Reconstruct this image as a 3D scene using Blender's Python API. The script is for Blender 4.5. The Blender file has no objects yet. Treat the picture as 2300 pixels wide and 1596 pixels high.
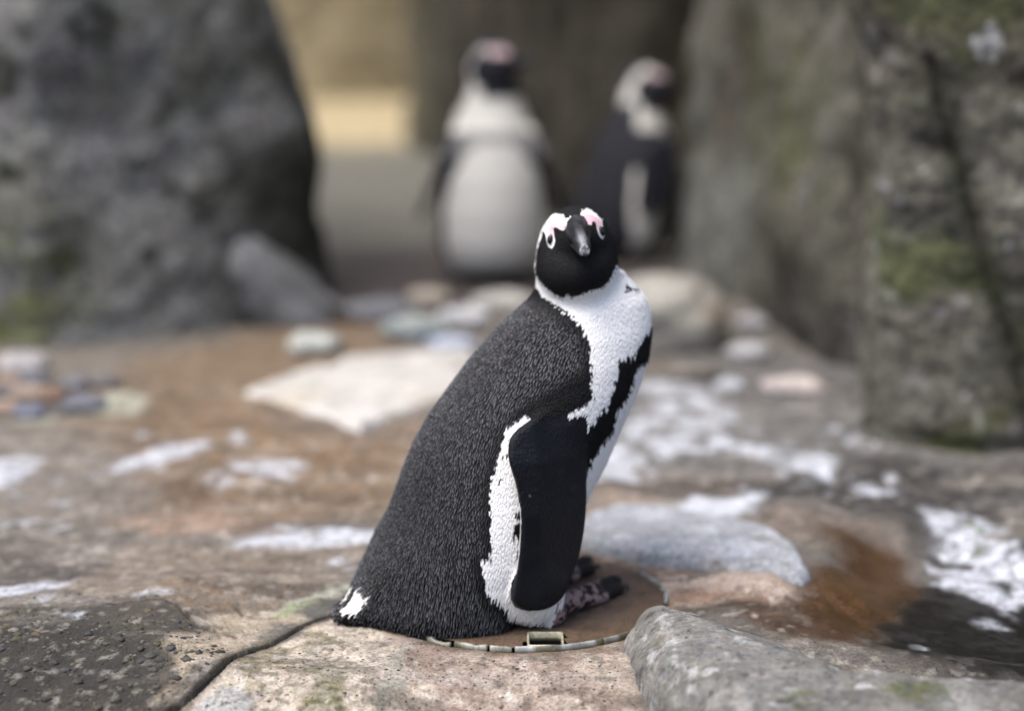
import bpy, math, random
import numpy as np
from mathutils import Vector, Matrix
from mathutils.bvhtree import BVHTree

# ------------------------------------------------------------------ camera
scn = bpy.context.scene
PITCH = math.radians(12.3)
CAM = np.array([0.0, -1.96, 0.713])
FPX, CX, CY = 4472.0, 1150.0, 798.0          # photograph measured at 2300 x 1596
cam_data = bpy.data.cameras.new("camera")
cam = bpy.data.objects.new("camera", cam_data)
scn.collection.objects.link(cam)
cam.location = CAM
cam.rotation_euler = (math.pi / 2 - PITCH, 0, 0)
cam_data.sensor_width = 36.0
cam_data.lens = 36.0 * FPX / 2300.0
cam_data.clip_start = 0.05
cam_data.clip_end = 300.0
cam_data.dof.use_dof = True
cam_data.dof.focus_distance = 1.965
cam_data.dof.aperture_fstop = 1.5
scn.camera = cam

# ------------------------------------------------------------------ sky, sun, exposure
SUN_EL, SUN_AZ = math.radians(66), math.radians(238)     # azimuth clockwise from +Y
world = bpy.data.worlds.new("World"); scn.world = world
world.use_nodes = True
wn = world.node_tree.nodes; wl = world.node_tree.links
sky = wn.new("ShaderNodeTexSky"); sky.sky_type = 'NISHITA'; sky.sun_disc = False
sky.sun_elevation = SUN_EL; sky.sun_rotation = SUN_AZ
sky.air_density = 0.85; sky.dust_density = 5.0; sky.ozone_density = 1.0
bg = wn["Background"]; bg.inputs["Strength"].default_value = 0.13
wl.new(sky.outputs[0], bg.inputs[0])
sd_ = bpy.data.lights.new("sun", 'SUN'); sun = bpy.data.objects.new("sun", sd_)
scn.collection.objects.link(sun)
sd_.energy = 1.3; sd_.angle = math.radians(40); sd_.color = (1.0, 0.975, 0.94)
sdir = Vector((math.sin(SUN_AZ) * math.cos(SUN_EL), math.cos(SUN_AZ) * math.cos(SUN_EL), math.sin(SUN_EL)))
sun.rotation_euler = sdir.to_track_quat('Z', 'Y').to_euler()
sun.location = sdir * 6
vs = scn.view_settings
vs.view_transform = 'Standard'; vs.look = 'None'; vs.gamma = 1.0; vs.use_curve_mapping = False
vs.exposure = 1.15
scn.cycles.use_denoising = True
scn.cycles.max_bounces = 6

# ------------------------------------------------------------------ helpers
rng = np.random.default_rng(7)
random.seed(7)
col = scn.collection
ct, st = math.cos(PITCH), math.sin(PITCH)
FW = np.array([0, ct, -st]); UP = np.array([0, st, ct])

def ray(px, py):
    d = FW + np.array([1., 0, 0]) * ((px - CX) / FPX) - UP * ((py - CY) / FPX)
    return d
def at_z(px, py, z=0.0):
    d = ray(px, py); return CAM + d * ((z - CAM[2]) / d[2])
def at_y(px, py, y):
    d = ray(px, py); return CAM + d * ((y - CAM[1]) / d[1])
def at_plane(px, py, p0, n):
    d = ray(px, py); return CAM + d * (np.dot(p0 - CAM, n) / np.dot(d, n))
def proj(p):
    d = p - CAM
    w = d @ FW
    return np.stack([CX + FPX * d[..., 0] / w, CY - FPX * (d @ UP) / w], -1)
def gpoly(pts, z=0.0):
    return np.array([at_z(x, y, z)[:2] for x, y in pts])

def S(r, g, b, k=0.8):
    c = np.array([r, g, b]) / 255.0
    c = np.where(c <= 0.04045, c / 12.92, ((c + 0.055) / 1.055) ** 2.4)
    return np.clip(c * k * .83, 0.004, 0.85)

def _hash(ix, iy, iz, seed):
    h = (ix.astype(np.uint32) * np.uint32(374761393) + iy.astype(np.uint32) * np.uint32(668265263)
         + iz.astype(np.uint32) * np.uint32(2147483647) + np.uint32((seed * 974634337) & 0xffffffff))
    h = (h ^ (h >> np.uint32(13))) * np.uint32(1274126177)
    h = h ^ (h >> np.uint32(16))
    return (h & np.uint32(0xffffff)).astype(np.float32) / np.float32(0xffffff)
def vnoise(p, seed=0):
    p = np.asarray(p, np.float32)
    i = np.floor(p).astype(np.int64); f = p - i
    f = f * f * f * (f * (f * 6 - 15) + 10)
    out = 0
    for dx in (0, 1):
        wx = f[:, 0] if dx else 1 - f[:, 0]
        for dy in (0, 1):
            wy = f[:, 1] if dy else 1 - f[:, 1]
            for dz in (0, 1):
                wz = f[:, 2] if dz else 1 - f[:, 2]
                out = out + wx * wy * wz * _hash(i[:, 0] + dx, i[:, 1] + dy, i[:, 2] + dz, seed)
    return out * 2 - 1
def fbm(p, scale, octv=4, seed=0, gain=0.5):
    p = np.asarray(p, np.float32)
    if p.shape[1] == 2: p = np.concatenate([p, np.zeros((len(p), 1), np.float32)], 1)
    a, s, out, tot = 1.0, scale, 0, 0
    for o in range(octv):
        out = out + a * vnoise(p * s + 17.3 * o, seed + o); tot += a
        a *= gain; s *= 2.03
    return out / tot
def sstep(a, b, x):
    t = np.clip((x - a) / (b - a), 0, 1); return t * t * (3 - 2 * t)
def poly_sd(q, poly):
    """signed distance, negative inside"""
    q = np.asarray(q, np.float64); poly = np.asarray(poly, np.float64)
    d = np.full(len(q), 1e9); ins = np.zeros(len(q), bool)
    for k in range(len(poly)):
        a, b = poly[k], poly[(k + 1) % len(poly)]
        e = b - a; w = q - a
        t = np.clip((w @ e) / max(e @ e, 1e-12), 0, 1)
        d = np.minimum(d, ((w - t[:, None] * e) ** 2).sum(1))
        c = (a[1] <= q[:, 1]) != (b[1] <= q[:, 1])
        if abs(e[1]) > 1e-12:
            ins ^= c & (q[:, 0] < a[0] + (q[:, 1] - a[1]) / e[1] * e[0])
    return np.where(ins, -1, 1) * np.sqrt(d)
def line_d(q, pts):
    """distance to polyline and parameter 0..1 along it"""
    q = np.asarray(q, np.float64); pts = np.asarray(pts, np.float64)
    d = np.full(len(q), 1e9); tt = np.zeros(len(q)); n = len(pts) - 1
    for k in range(n):
        a, b = pts[k], pts[k + 1]; e = b - a; w = q - a
        t = np.clip((w @ e) / max(e @ e, 1e-12), 0, 1)
        dd = np.sqrt(((w - t[:, None] * e) ** 2).sum(1))
        m = dd < d; d[m] = dd[m]; tt[m] = (k + t[m]) / n
    return d, tt
def chaikin(p, n=2, closed=True):
    p = np.asarray(p, float)
    for _ in range(n):
        nx = np.roll(p, -1, 0) if closed else p[1:]
        a = p if closed else p[:-1]
        q = np.empty((2 * len(a), p.shape[1])); q[0::2] = .75 * a + .25 * nx; q[1::2] = .25 * a + .75 * nx
        p = q if closed else np.vstack([p[:1], q, p[-1:]])
    return p
def resample(p, n, closed=True):
    q = np.vstack([p, p[:1]]) if closed else p
    s = np.r_[0, np.cumsum(np.linalg.norm(np.diff(q, axis=0), axis=1))]
    t = np.linspace(0, s[-1], n, endpoint=not closed)
    return np.stack([np.interp(t, s, q[:, k]) for k in range(q.shape[1])], 1)

def mesh_obj(name, verts, faces, mat, parent=None, color=None, smooth=True, loc=None):
    me = bpy.data.meshes.new(name)
    verts = np.asarray(verts, np.float32)
    if isinstance(faces, np.ndarray):
        nv, nf, k = len(verts), len(faces), faces.shape[1]
        me.vertices.add(nv); me.vertices.foreach_set("co", verts.ravel())
        me.loops.add(nf * k); me.loops.foreach_set("vertex_index", faces.astype(np.int32).ravel())
        me.polygons.add(nf); me.polygons.foreach_set("loop_start", np.arange(0, nf * k, k, dtype=np.int32))
        me.update(calc_edges=True); me.validate()
    else:
        me.from_pydata(verts.tolist(), [], faces)
    if smooth:
        me.polygons.foreach_set("use_smooth", np.ones(len(me.polygons), bool))
    if color is not None:
        c = np.asarray(color, np.float32)
        if c.shape[1] == 3: c = np.concatenate([c, np.zeros((len(c), 1), np.float32)], 1)
        at = me.attributes.new("Col", 'FLOAT_COLOR', 'POINT')
        at.data.foreach_set("color", c.ravel())
    me.materials.append(mat)
    o = bpy.data.objects.new(name, me); col.objects.link(o)
    if loc is not None: o.location = loc
    if parent is not None: o.parent = parent
    return o
def tag(o, label=None, cat=None, group=None, kind=None):
    if label: o["label"] = label
    if cat: o["category"] = cat
    if group: o["group"] = group
    if kind: o["kind"] = kind
    return o
def empty(name, loc=(0, 0, 0)):
    e = bpy.data.objects.new(name, None); e.empty_display_size = 0.05
    e.location = loc; col.objects.link(e); return e
def grid_faces(nr, nc, wrap=False):
    r = np.arange(nr - 1)[:, None]; c = np.arange(nc if wrap else nc - 1)[None, :]
    c2 = (c + 1) % nc
    return np.stack([r * nc + c, r * nc + c2, (r + 1) * nc + c2, (r + 1) * nc + c], -1).reshape(-1, 4)

# ------------------------------------------------------------------ materials
def mat_new(name):
    m = bpy.data.materials.new(name); m.use_nodes = True
    return m, m.node_tree.nodes, m.node_tree.links, m.node_tree.nodes["Principled BSDF"]
def N(nodes, t, **kw):
    n = nodes.new(t)
    for k, v in kw.items():
        if k in n.inputs: n.inputs[k].default_value = v
        else: setattr(n, k, v)
    return n
def rock_material(name, grain=260.0, speck=0.55, bump=0.35, bscale=90.0, rough=0.85, dist=0.004):
    """vertex colour 'Col' (alpha = wetness) broken up by mineral grain, pits and fine relief"""
    m, nd, lk, b = mat_new(name)
    at = N(nd, "ShaderNodeAttribute", attribute_name="Col")
    tc = N(nd, "ShaderNodeTexCoord")
    n1 = N(nd, "ShaderNodeTexNoise", Scale=grain, Detail=5.0, Roughness=0.7)
    n2 = N(nd, "ShaderNodeTexNoise", Scale=grain * 0.13, Detail=6.0, Roughness=0.65)
    n3 = N(nd, "ShaderNodeTexNoise", Scale=grain * 0.55, Detail=3.0, Roughness=0.6)
    for n in (n1, n2, n3): lk.new(tc.outputs["Object"], n.inputs["Vector"])
    r1 = N(nd, "ShaderNodeMapRange"); lk.new(n1.outputs["Fac"], r1.inputs[0])
    r1.inputs[1].default_value = .3; r1.inputs[2].default_value = .7
    r1.inputs[3].default_value = 1 - speck; r1.inputs[4].default_value = 1 + speck
    r2 = N(nd, "ShaderNodeMapRange"); lk.new(n2.outputs["Fac"], r2.inputs[0])
    r2.inputs[1].default_value = .3; r2.inputs[2].default_value = .7
    r2.inputs[3].default_value = .72; r2.inputs[4].default_value = 1.28
    r3 = N(nd, "ShaderNodeMapRange"); lk.new(n3.outputs["Fac"], r3.inputs[0])
    r3.inputs[1].default_value = .30; r3.inputs[2].default_value = .40
    r3.inputs[3].default_value = .35; r3.inputs[4].default_value = 1.0
    mu = N(nd, "ShaderNodeMath", operation='MULTIPLY'); lk.new(r1.outputs[0], mu.inputs[0]); lk.new(r2.outputs[0], mu.inputs[1])
    mu2 = N(nd, "ShaderNodeMath", operation='MULTIPLY'); lk.new(mu.outputs[0], mu2.inputs[0]); lk.new(r3.outputs[0], mu2.inputs[1])
    vm = N(nd, "ShaderNodeVectorMath", operation='SCALE')
    lk.new(at.outputs["Color"], vm.inputs[0]); lk.new(mu2.outputs[0], vm.inputs["Scale"])
    # slight hue drift
    nh = N(nd, "ShaderNodeTexNoise", Scale=grain * 0.3, Detail=3.0); lk.new(tc.outputs["Object"], nh.inputs["Vector"])
    mx = N(nd, "ShaderNodeMix", data_type='RGBA', blend_type='OVERLAY'); mx.inputs[0].default_value = 0.06
    lk.new(vm.outputs[0], mx.inputs[6]); lk.new(nh.outputs["Color"], mx.inputs[7])
    lk.new(mx.outputs[2], b.inputs["Base Color"])
    rr = N(nd, "ShaderNodeMapRange"); lk.new(at.outputs["Alpha"], rr.inputs[0])
    rr.inputs[3].default_value = rough; rr.inputs[4].default_value = 0.16
    lk.new(rr.outputs[0], b.inputs["Roughness"])
    nb = N(nd, "ShaderNodeTexNoise", Scale=bscale, Detail=9.0, Roughness=0.68); lk.new(tc.outputs["Object"], nb.inputs["Vector"])
    bs = N(nd, "ShaderNodeMapRange"); lk.new(at.outputs["Alpha"], bs.inputs[0])
    bs.inputs[3].default_value = bump; bs.inputs[4].default_value = bump * 0.25
    bp = N(nd, "ShaderNodeBump", Distance=dist); lk.new(nb.outputs["Fac"], bp.inputs["Height"]); lk.new(bs.outputs[0], bp.inputs["Strength"])
    lk.new(bp.outputs[0], b.inputs["Normal"])
    return m
M_GROUND = rock_material("moulded_rock", 260, .55, 1.0, 130, .82, .005)
M_CONG = rock_material("conglomerate_rock", 190, .45, 1.0, 110, .85, .006)
M_CLIFF = rock_material("weathered_cliff", 60, .75, 1.0, 26, .88, .05)
M_STONE = rock_material("stone", 150, .4, .6, 60, .8, .004)

def col_material(name, rough=0.55, spec=0.5, rough_alpha=None, bump=None):
    m, nd, lk, b = mat_new(name)
    at = N(nd, "ShaderNodeAttribute", attribute_name="Col")
    lk.new(at.outputs["Color"], b.inputs["Base Color"])
    b.inputs["Roughness"].default_value = rough
    b.inputs["Specular IOR Level"].default_value = spec
    if rough_alpha:
        rr = N(nd, "ShaderNodeMapRange"); lk.new(at.outputs["Alpha"], rr.inputs[0])
        rr.inputs[3].default_value = rough; rr.inputs[4].default_value = rough_alpha
        lk.new(rr.outputs[0], b.inputs["Roughness"])
    if bump:
        tc = N(nd, "ShaderNodeTexCoord")
        mp = N(nd, "ShaderNodeMapping"); mp.inputs["Scale"].default_value = bump[1]
        lk.new(tc.outputs["Object"], mp.inputs[0])
        nb = N(nd, "ShaderNodeTexNoise", Scale=1.0, Detail=3.0); lk.new(mp.outputs[0], nb.inputs["Vector"])
        bp = N(nd, "ShaderNodeBump", Distance=0.002, Strength=bump[0]); lk.new(nb.outputs["Fac"], bp.inputs["Height"])
        lk.new(bp.outputs[0], b.inputs["Normal"])
    return m
M_BODY = col_material("plumage_skin", .7, .16, rough_alpha=.30, bump=(.8, (900, 900, 160)))
M_FEATHER = col_material("feather", .5, .14)
M_BEAK = col_material("horn", .5, .3, bump=(.9, (300, 300, 300)))
M_EYE, _n, _l, _b = mat_new("eye_gloss")
_b.inputs["Base Color"].default_value = (.006, .004, .003, 1); _b.inputs["Roughness"].default_value = .06
M_PLASTIC = rock_material("weathered_plastic", 400, .25, .3, 200, .45, .001)
# ------------------------------------------------------------------ ground
RING_C = at_z(1172, 1340, 0.0)[:2]; RING_R = 0.156
CRACK = gpoly([(775, 1372), (742, 1382), (700, 1396), (668, 1412), (640, 1430), (604, 1450), (570, 1466), (535, 1490), (500, 1514), (465, 1534), (430, 1553), (380, 1575), (330, 1597), (240, 1640), (120, 1690)])
CR2 = gpoly([(560, 1466), (575, 1458), (610, 1448)])
CRACK_R1 = gpoly([(1425, 1248), (1470, 1250), (1520, 1258), (1560, 1262), (1610, 1274), (1660, 1280), (1700, 1286), (1745, 1290)])
CRACK_R2 = gpoly([(1480, 1303), (1540, 1304), (1600, 1300), (1650, 1293), (1695, 1285)])
CRACK_F = gpoly([(1085, 1475), (1125, 1490), (1175, 1500)])
CRACK_L = gpoly([(240, 1400), (330, 1395), (400, 1400), (440, 1428), (480, 1437), (530, 1440)])
CRACK_L2 = gpoly([(530, 1378), (545, 1388), (580, 1390), (620, 1386)])
SLAB_F = gpoly([(330, 1640), (440, 1560), (560, 1480), (700, 1402), (775, 1378), (1050, 1420), (1500, 1450), (1500, 1700), (300, 1720)])
PINK = gpoly([(1470, 1350), (1490, 1290), (1560, 1296), (1640, 1292), (1712, 1282), (1745, 1300), (1768, 1330), (1792, 1352), (1772, 1374), (1700, 1370), (1600, 1362)])
POOL = gpoly([(1850, 1330), (1830, 1240), (1880, 1180), (2050, 1150), (2300, 1200), (2500, 1300), (2500, 1480), (2300, 1490), (2000, 1470), (1880, 1440), (1790, 1380)])

TAIL_XY = at_z(765, 1408)[:2]
def ground_height(q):
    n = len(q); p3 = np.concatenate([q, np.zeros((n, 1))], 1)
    x, y = q[:, 0], q[:, 1]
    h = fbm(p3, 3.2, 3, 11) * 0.018
    h += fbm(p3, 14, 3, 21) * 0.006 * sstep(.3, .9, np.hypot(x, y) * 1.0) + fbm(p3, 14, 3, 21) * 0.003
    h += fbm(p3, 55, 3, 31) * 0.0022
    far = sstep(.9, 1.6, y)
    h *= 1 - .5 * far
    h += np.where(y < -.06, -((-.06 - y) ** 2) * 1.1, 0)                       # falls off towards the viewer
    h += 0.012 * sstep(.05, -.35, x) * sstep(.25, .0, y) * sstep(-.5, -.1, y)       # left shoulder
    sp = poly_sd(q, POOL); h -= .022 * sstep(.0, -.07, sp)
    pk = poly_sd(q, PINK); h += .006 * sstep(.006, -.008, pk)
    # level bed round the cover, bed of the penguin pair
    rd = np.hypot(x - RING_C[0], y - RING_C[1])
    tl = line_d(q, np.array([TAIL_XY, RING_C]))[0]
    m = np.maximum(sstep(RING_R + .10, RING_R + .004, rd), sstep(.20, .07, tl))
    h = h * (1 - m) + m * (0.0 + fbm(p3, 90, 2, 5) * .0006)
    h -= .009 * sstep(RING_R + .003, RING_R - .002, rd)
    sc_ = at_z(1225, 1437, 0)[:2]; h -= .04 * sstep(.003, -.001, np.maximum(np.abs(x - sc_[0]) - .019, np.abs(y - sc_[1]) - .021))                          # seat of the cover
    g = np.exp(-((rd - RING_R - .004) / .004) ** 2) * sstep(.05, -.05, y - RING_C[1]); h -= g * .005
    for ln, w0, w1, dp in ((CRACK, .0018, .0036, .045), (CR2, .001, .0025, .008), (CRACK_R1, .003, .003, .010), (CRACK_R2, .0018, .0025, .007),
                           (CRACK_F, .0008, .0008, .002), (CRACK_L, .0015, .0015, .006), (CRACK_L2, .0015, .0015, .005)):
        lo, hi = ln.min(0) - .05, ln.max(0) + .05
        k = np.where((x > lo[0]) & (x < hi[0]) & (y > lo[1]) & (y < hi[1]))[0]
        if len(k) == 0: continue
        qq = q[k] + .0022 * np.stack([fbm(p3[k], 60, 2, 3), fbm(p3[k], 60, 2, 4)], 1)
        d, t = line_d(qq, ln)
        w = w0 + (w1 - w0) * t
        h[k] -= dp * np.exp(-(d / w) ** 4) 
    # lip left of the long crack stands a little higher
    return h

def axis(lo, hi, fl, fh, fine, grow):
    a = list(np.arange(fl, fh + 1e-9, fine))
    s, v = fine, fh
    while v < hi: s *= grow; v += s; a.append(v)
    s, v = fine, fl; pre = []
    while v > lo: s *= grow; v -= s; pre.append(v)
    return np.array(pre[::-1] + a)
gx = axis(-40, 40, -.60, .62, .0024, 1.045)
gy = axis(-12, 60, -.30, .16, .0024, 1.022)
X, Y = np.meshgrid(gx, gy)
Q = np.stack([X.ravel(), Y.ravel()], 1)
H = ground_height(Q)

class Paint:
    def __init__(s, q, base, wet=0.0):
        s.q = q; s.p3 = np.concatenate([q, np.zeros((len(q), 1))], 1)
        s.c = np.tile(np.r_[base, wet], (len(q), 1))
    def mix(s, m, c, wet=None):
        m = m[:, None]; s.c[:, :3] = s.c[:, :3] * (1 - m) + m * c
        if wet is not None: s.c[:, 3] = s.c[:, 3] * (1 - m[:, 0]) + m[:, 0] * wet
    def poly(s, pts, c, soft=.03, warp=.02, wsc=12, wet=None, amt=1.0, seed=0, holes=0.0, hsc=40):
        P = gpoly(pts); mg = soft + warp * 2.2; lo, hi = P.min(0) - mg, P.max(0) + mg
        k = np.where((s.q[:, 0] > lo[0]) & (s.q[:, 0] < hi[0]) & (s.q[:, 1] > lo[1]) & (s.q[:, 1] < hi[1]))[0]
        if len(k) == 0: return
        p = s.p3[k]
        w = np.stack([fbm(p, wsc, 4, 50 + seed), fbm(p, wsc, 4, 80 + seed)], 1) * warp * 2
        d = poly_sd(s.q[k] + w, P)
        m = sstep(soft, -soft, d) * amt
        m *= .5 + .5 * sstep(-.35, .15, fbm(p, 150, 3, 160 + seed)) if holes else 1
        if holes: m *= sstep(holes - .25, holes + .05, fbm(p, hsc, 4, 120 + seed) * .5 + .5)
        full = np.zeros(len(s.q)); full[k] = m
        s.mix(full, c, wet)

pt = Paint(Q, S(120, 114, 106))
b1 = fbm(pt.p3, 2.5, 4, 201); b2 = fbm(pt.p3, 9, 4, 202); b3 = fbm(pt.p3, 38, 4, 203)
pt.mix(sstep(-.1, .5, b1) * .6, S(140, 131, 120))
pt.mix(sstep(.05, .45, b2) * .5, S(100, 92, 84))
pt.mix(sstep(.15, .5, b3) * .35, S(165, 155, 142))
# far floor, ledge and sand
pt.mix(sstep(1.9, 2.3, Y.ravel()), S(118, 117, 108, .82))
pt.mix(sstep(4.2, 4.9, Y.ravel() + .25 * b1), S(210, 194, 156, .74))
pt.poly([(730, 585), (1000, 560), (1230, 560), (1530, 570), (1600, 640), (1250, 690), (900, 690), (760, 650)], S(84, 76, 74), .12, .08, 3)
# rusty and brown stains on the left
pt.poly([(140, 1010), (330, 815), (700, 705), (960, 730), (930, 850), (1000, 980), (900, 1160), (480, 1170), (260, 1110)], S(138, 118, 96), .07, .06, 5, wet=.4)
pt.poly([(420, 960), (640, 850), (820, 940), (930, 1000), (860, 1120), (560, 1080)], S(142, 116, 84), .07, .06, 6, amt=.8, seed=1, wet=.45)
pt.poly([(250, 1170), (420, 1140), (620, 1150), (600, 1190), (380, 1210)], S(164, 140, 122), .03, .03, 10, seed=2)
pt.poly([(200, 1100), (300, 1060), (520, 1075), (480, 1120), (260, 1140)], S(112, 88, 68), .03, .04, 10, seed=3, amt=.7)
pt.poly([(560, 900), (640, 960), (900, 980), (900, 940), (820, 945)], S(110, 92, 74), .02, .02, 10, seed=4, amt=.8)
pt.poly([(-60, 960), (260, 965), (200, 1080), (330, 1190), (150, 1270), (-60, 1280)], S(140, 132, 122), .06, .06, 6, seed=5, amt=.9)
pt.poly([(-80, 1170), (120, 1180), (230, 1230), (150, 1330), (-80, 1330)], S(105, 98, 92), .04, .04, 10, seed=6, amt=.85)
pt.poly([(200, 1230), (520, 1215), (840, 1225), (800, 1310), (560, 1380), (300, 1390), (160, 1330)], S(146, 132, 116), .03, .03, 12, seed=7, amt=.8)
pt.poly([(560, 1240), (700, 1235), (840, 1230), (820, 1290), (620, 1290)], S(122, 110, 98), .02, .03, 18, seed=8, amt=.6, holes=.45)
pt.poly([(330, 1330), (420, 1300), (560, 1330), (500, 1400), (360, 1390)], S(140, 112, 80), .02, .03, 22, seed=9, amt=.6, holes=.5)
# left conglomerate face and tan lip beside the crack
pt.poly([(-80, 1395), (240, 1390), (420, 1408), (540, 1440), (500, 1500), (330, 1590), (-80, 1720)], S(92, 86, 74), .012, .02, 14, seed=10, amt=.92)
pt.poly([(-80, 1430), (180, 1420), (330, 1470), (300, 1560), (100, 1700), (-80, 1700)], S(58, 54, 46), .03, .03, 16, seed=11, amt=.75)
pt.poly([(410, 1440), (540, 1380), (700, 1370), (690, 1400), (560, 1462), (450, 1530), (380, 1560), (420, 1500)], S(180, 166, 144), .012, .02, 20, seed=12, amt=.85)
# slab in front
pt.poly([(330, 1640), (440, 1560), (560, 1480), (700, 1402), (775, 1378), (900, 1430), (1050, 1480), (1000, 1620), (800, 1720), (300, 1720)], S(196, 184, 168), .006, .004, 30, seed=13)
pt.poly([(860, 1440), (1050, 1470), (1300, 1465), (1420, 1440), (1520, 1640), (1300, 1760), (860, 1720), (930, 1560)], S(178, 164, 150), .03, .03, 12, seed=14)
pt.poly([(880, 1430), (1000, 1440), (1060, 1480), (1040, 1520), (940, 1480)], S(140, 118, 104), .015, .02, 20, seed=15, amt=.7)
pt.poly([(640, 1596), (700, 1530), (760, 1480), (800, 1490), (760, 1560), (690, 1640)], S(104, 104, 48), .014, .02, 30, seed=16, amt=.95, holes=.34, hsc=90)
pt.poly([(540, 1500), (620, 1450), (720, 1420), (740, 1450), (640, 1510), (560, 1560)], S(136, 128, 84), .012, .03, 40, seed=17, amt=.75, holes=.45, hsc=110)
pt.poly([(480, 1560), (600, 1470), (780, 1400), (900, 1450), (900, 1640), (480, 1700)], S(96, 92, 70), .02, .02, 30, seed=196, amt=.6, holes=.62, hsc=160)
pt.poly([(900, 1450), (1400, 1450), (1450, 1640), (880, 1700)], S(120, 92, 78), .02, .02, 30, seed=197, amt=.5, holes=.6, hsc=60)
pt.poly([(770, 1640), (860, 1520), (900, 1440), (930, 1450), (900, 1530), (830, 1650)], S(160, 158, 146), .006, .01, 20, seed=18, amt=.8)
pt.poly([(400, 1596), (440, 1555), (540, 1535), (560, 1560), (500, 1640), (380, 1680)], S(170, 170, 168), .006, .012, 30, seed=19, amt=.9)
for i, (a, b, r) in enumerate([(1140, 1530, 12), (1320, 1478, 10), (1010, 1500, 7), (1250, 1560, 9), (900, 1575, 6), (980, 1555, 8)]):
    pt.poly([(a - r, b), (a, b - r * .5), (a + r, b), (a, b + r * .5)], S(196, 200, 192), .002, .006, 80, seed=20 + i, amt=.75)
# rust brown stain round the cover
rd = np.hypot(Q[:, 0] - RING_C[0], Q[:, 1] - RING_C[1]) + .008 * fbm(pt.p3, 25, 3, 77)
pt.mix(sstep(.192, .160, rd) * .75, S(118, 96, 74), .35)
pt.mix(sstep(.169, .158, rd) * sstep(.0, -.08, Q[:, 1] - RING_C[1]) * .8, S(72, 62, 22), .7)
pt.mix(sstep(.012, -.006, poly_sd(Q + .006 * np.stack([b3, b2], 1), PINK)), S(180, 162, 148))
pt.poly([(1480, 1350), (1500, 1320), (1620, 1340), (1760, 1375), (1640, 1365)], S(140, 106, 78), .012, .015, 20, seed=28, amt=.7, wet=.4)
pt.poly([(1340, 1215), (1440, 1245), (1560, 1262), (1700, 1290), (1500, 1300), (1380, 1300)], S(146, 120, 98), .012, .015, 20, seed=29, amt=.8)
# right hand side
pt.poly([(1400, 880), (1700, 760), (1960, 840), (2400, 960), (2400, 1150), (1900, 1140), (1500, 1100), (1380, 1000)], S(118, 117, 115), .06, .05, 6, seed=30, amt=.9, wet=.45)
pt.poly([(1620, 1060), (1900, 1040), (2400, 1030), (2400, 1130), (2000, 1160), (1760, 1150), (1500, 1110)], S(74, 71, 69), .04, .05, 8, seed=31, amt=.9, wet=.5)
pt.poly([(1400, 1075), (1500, 1060), (1640, 1075), (1600, 1110), (1440, 1120)], S(104, 92, 82), .03, .03, 8, seed=32, amt=.8)
pt.poly([(1290, 1130), (1340, 1090), (1480, 1120), (1460, 1150)], S(156, 138, 122), .02, .02, 8, seed=33, amt=.8)
pt.poly([(1650, 1170), (1740, 1140), (1900, 1150), (2060, 1180), (2000, 1230), (1830, 1230)], S(130, 116, 104), .02, .03, 10, seed=34, amt=.7, wet=.4)
pt.poly([(1790, 1390), (1820, 1240), (1880, 1190), (2040, 1210), (2100, 1300), (2000, 1400), (1930, 1440), (1870, 1440)], S(96, 70, 46), .03, .03, 8, seed=35, wet=.9)
pt.poly([(1560, 1356), (1700, 1368), (1790, 1372), (1900, 1430), (2000, 1470), (1800, 1450), (1660, 1385)], S(92, 66, 44), .015, .02, 12, seed=195, amt=.85, wet=.8)
pt.poly([(1820, 1330), (1850, 1280), (2000, 1270), (1980, 1350), (1880, 1360)], S(120, 86, 48), .02, .03, 12, seed=36, amt=.5, wet=.8)
pt.poly([(1920, 1440), (2040, 1350), (2090, 1250), (2300, 1200), (2520, 1300), (2520, 1500), (2200, 1510)], S(34, 30, 24), .02, .03, 12, seed=37, amt=1.0, wet=.75)
pt.poly([(2060, 1230), (2120, 1160), (2300, 1230), (2320, 1330), (2150, 1330)], S(56, 52, 48), .03, .03, 12, seed=198, amt=.8, wet=.4)
pt.poly([(2020, 1180), (2120, 1170), (2300, 1240), (2300, 1290), (2100, 1260)], S(62, 58, 54), .02, .03, 12, seed=38, amt=.8)
# weathering over everything: pale smears, dark blotches, fine mottling
qs = pt.p3 * np.array([.45, 1.6, 1.0])
near = sstep(1.6, .6, Q[:, 1]) * (1 - .9 * sstep(.05, -.02, poly_sd(Q, POOL)))
pt.mix(sstep(.12, .5, fbm(qs, 14, 4, 211)) * .38 * near, S(172, 164, 154))
pt.mix(sstep(.15, .5, fbm(qs, 22, 4, 212)) * .5 * near, S(92, 82, 72))
pt.mix(sstep(.2, .5, fbm(pt.p3, 70, 4, 213)) * .45 * near, S(78, 72, 64))
pt.mix(sstep(.2, .5, fbm(pt.p3, 95, 3, 214)) * .35 * near, S(196, 190, 180))
nearm = sstep(2.2, 1.2, Q[:, 1])[:, None]
lum = pt.c[:, :3] @ np.array([.3, .55, .15])
pt.c[:, :3] = pt.c[:, :3] * (1 - nearm) + nearm * (pt.c[:, :3] * 1.0) * np.clip((lum[:, None] / .17) ** .38, .45, 1.5)
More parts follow.
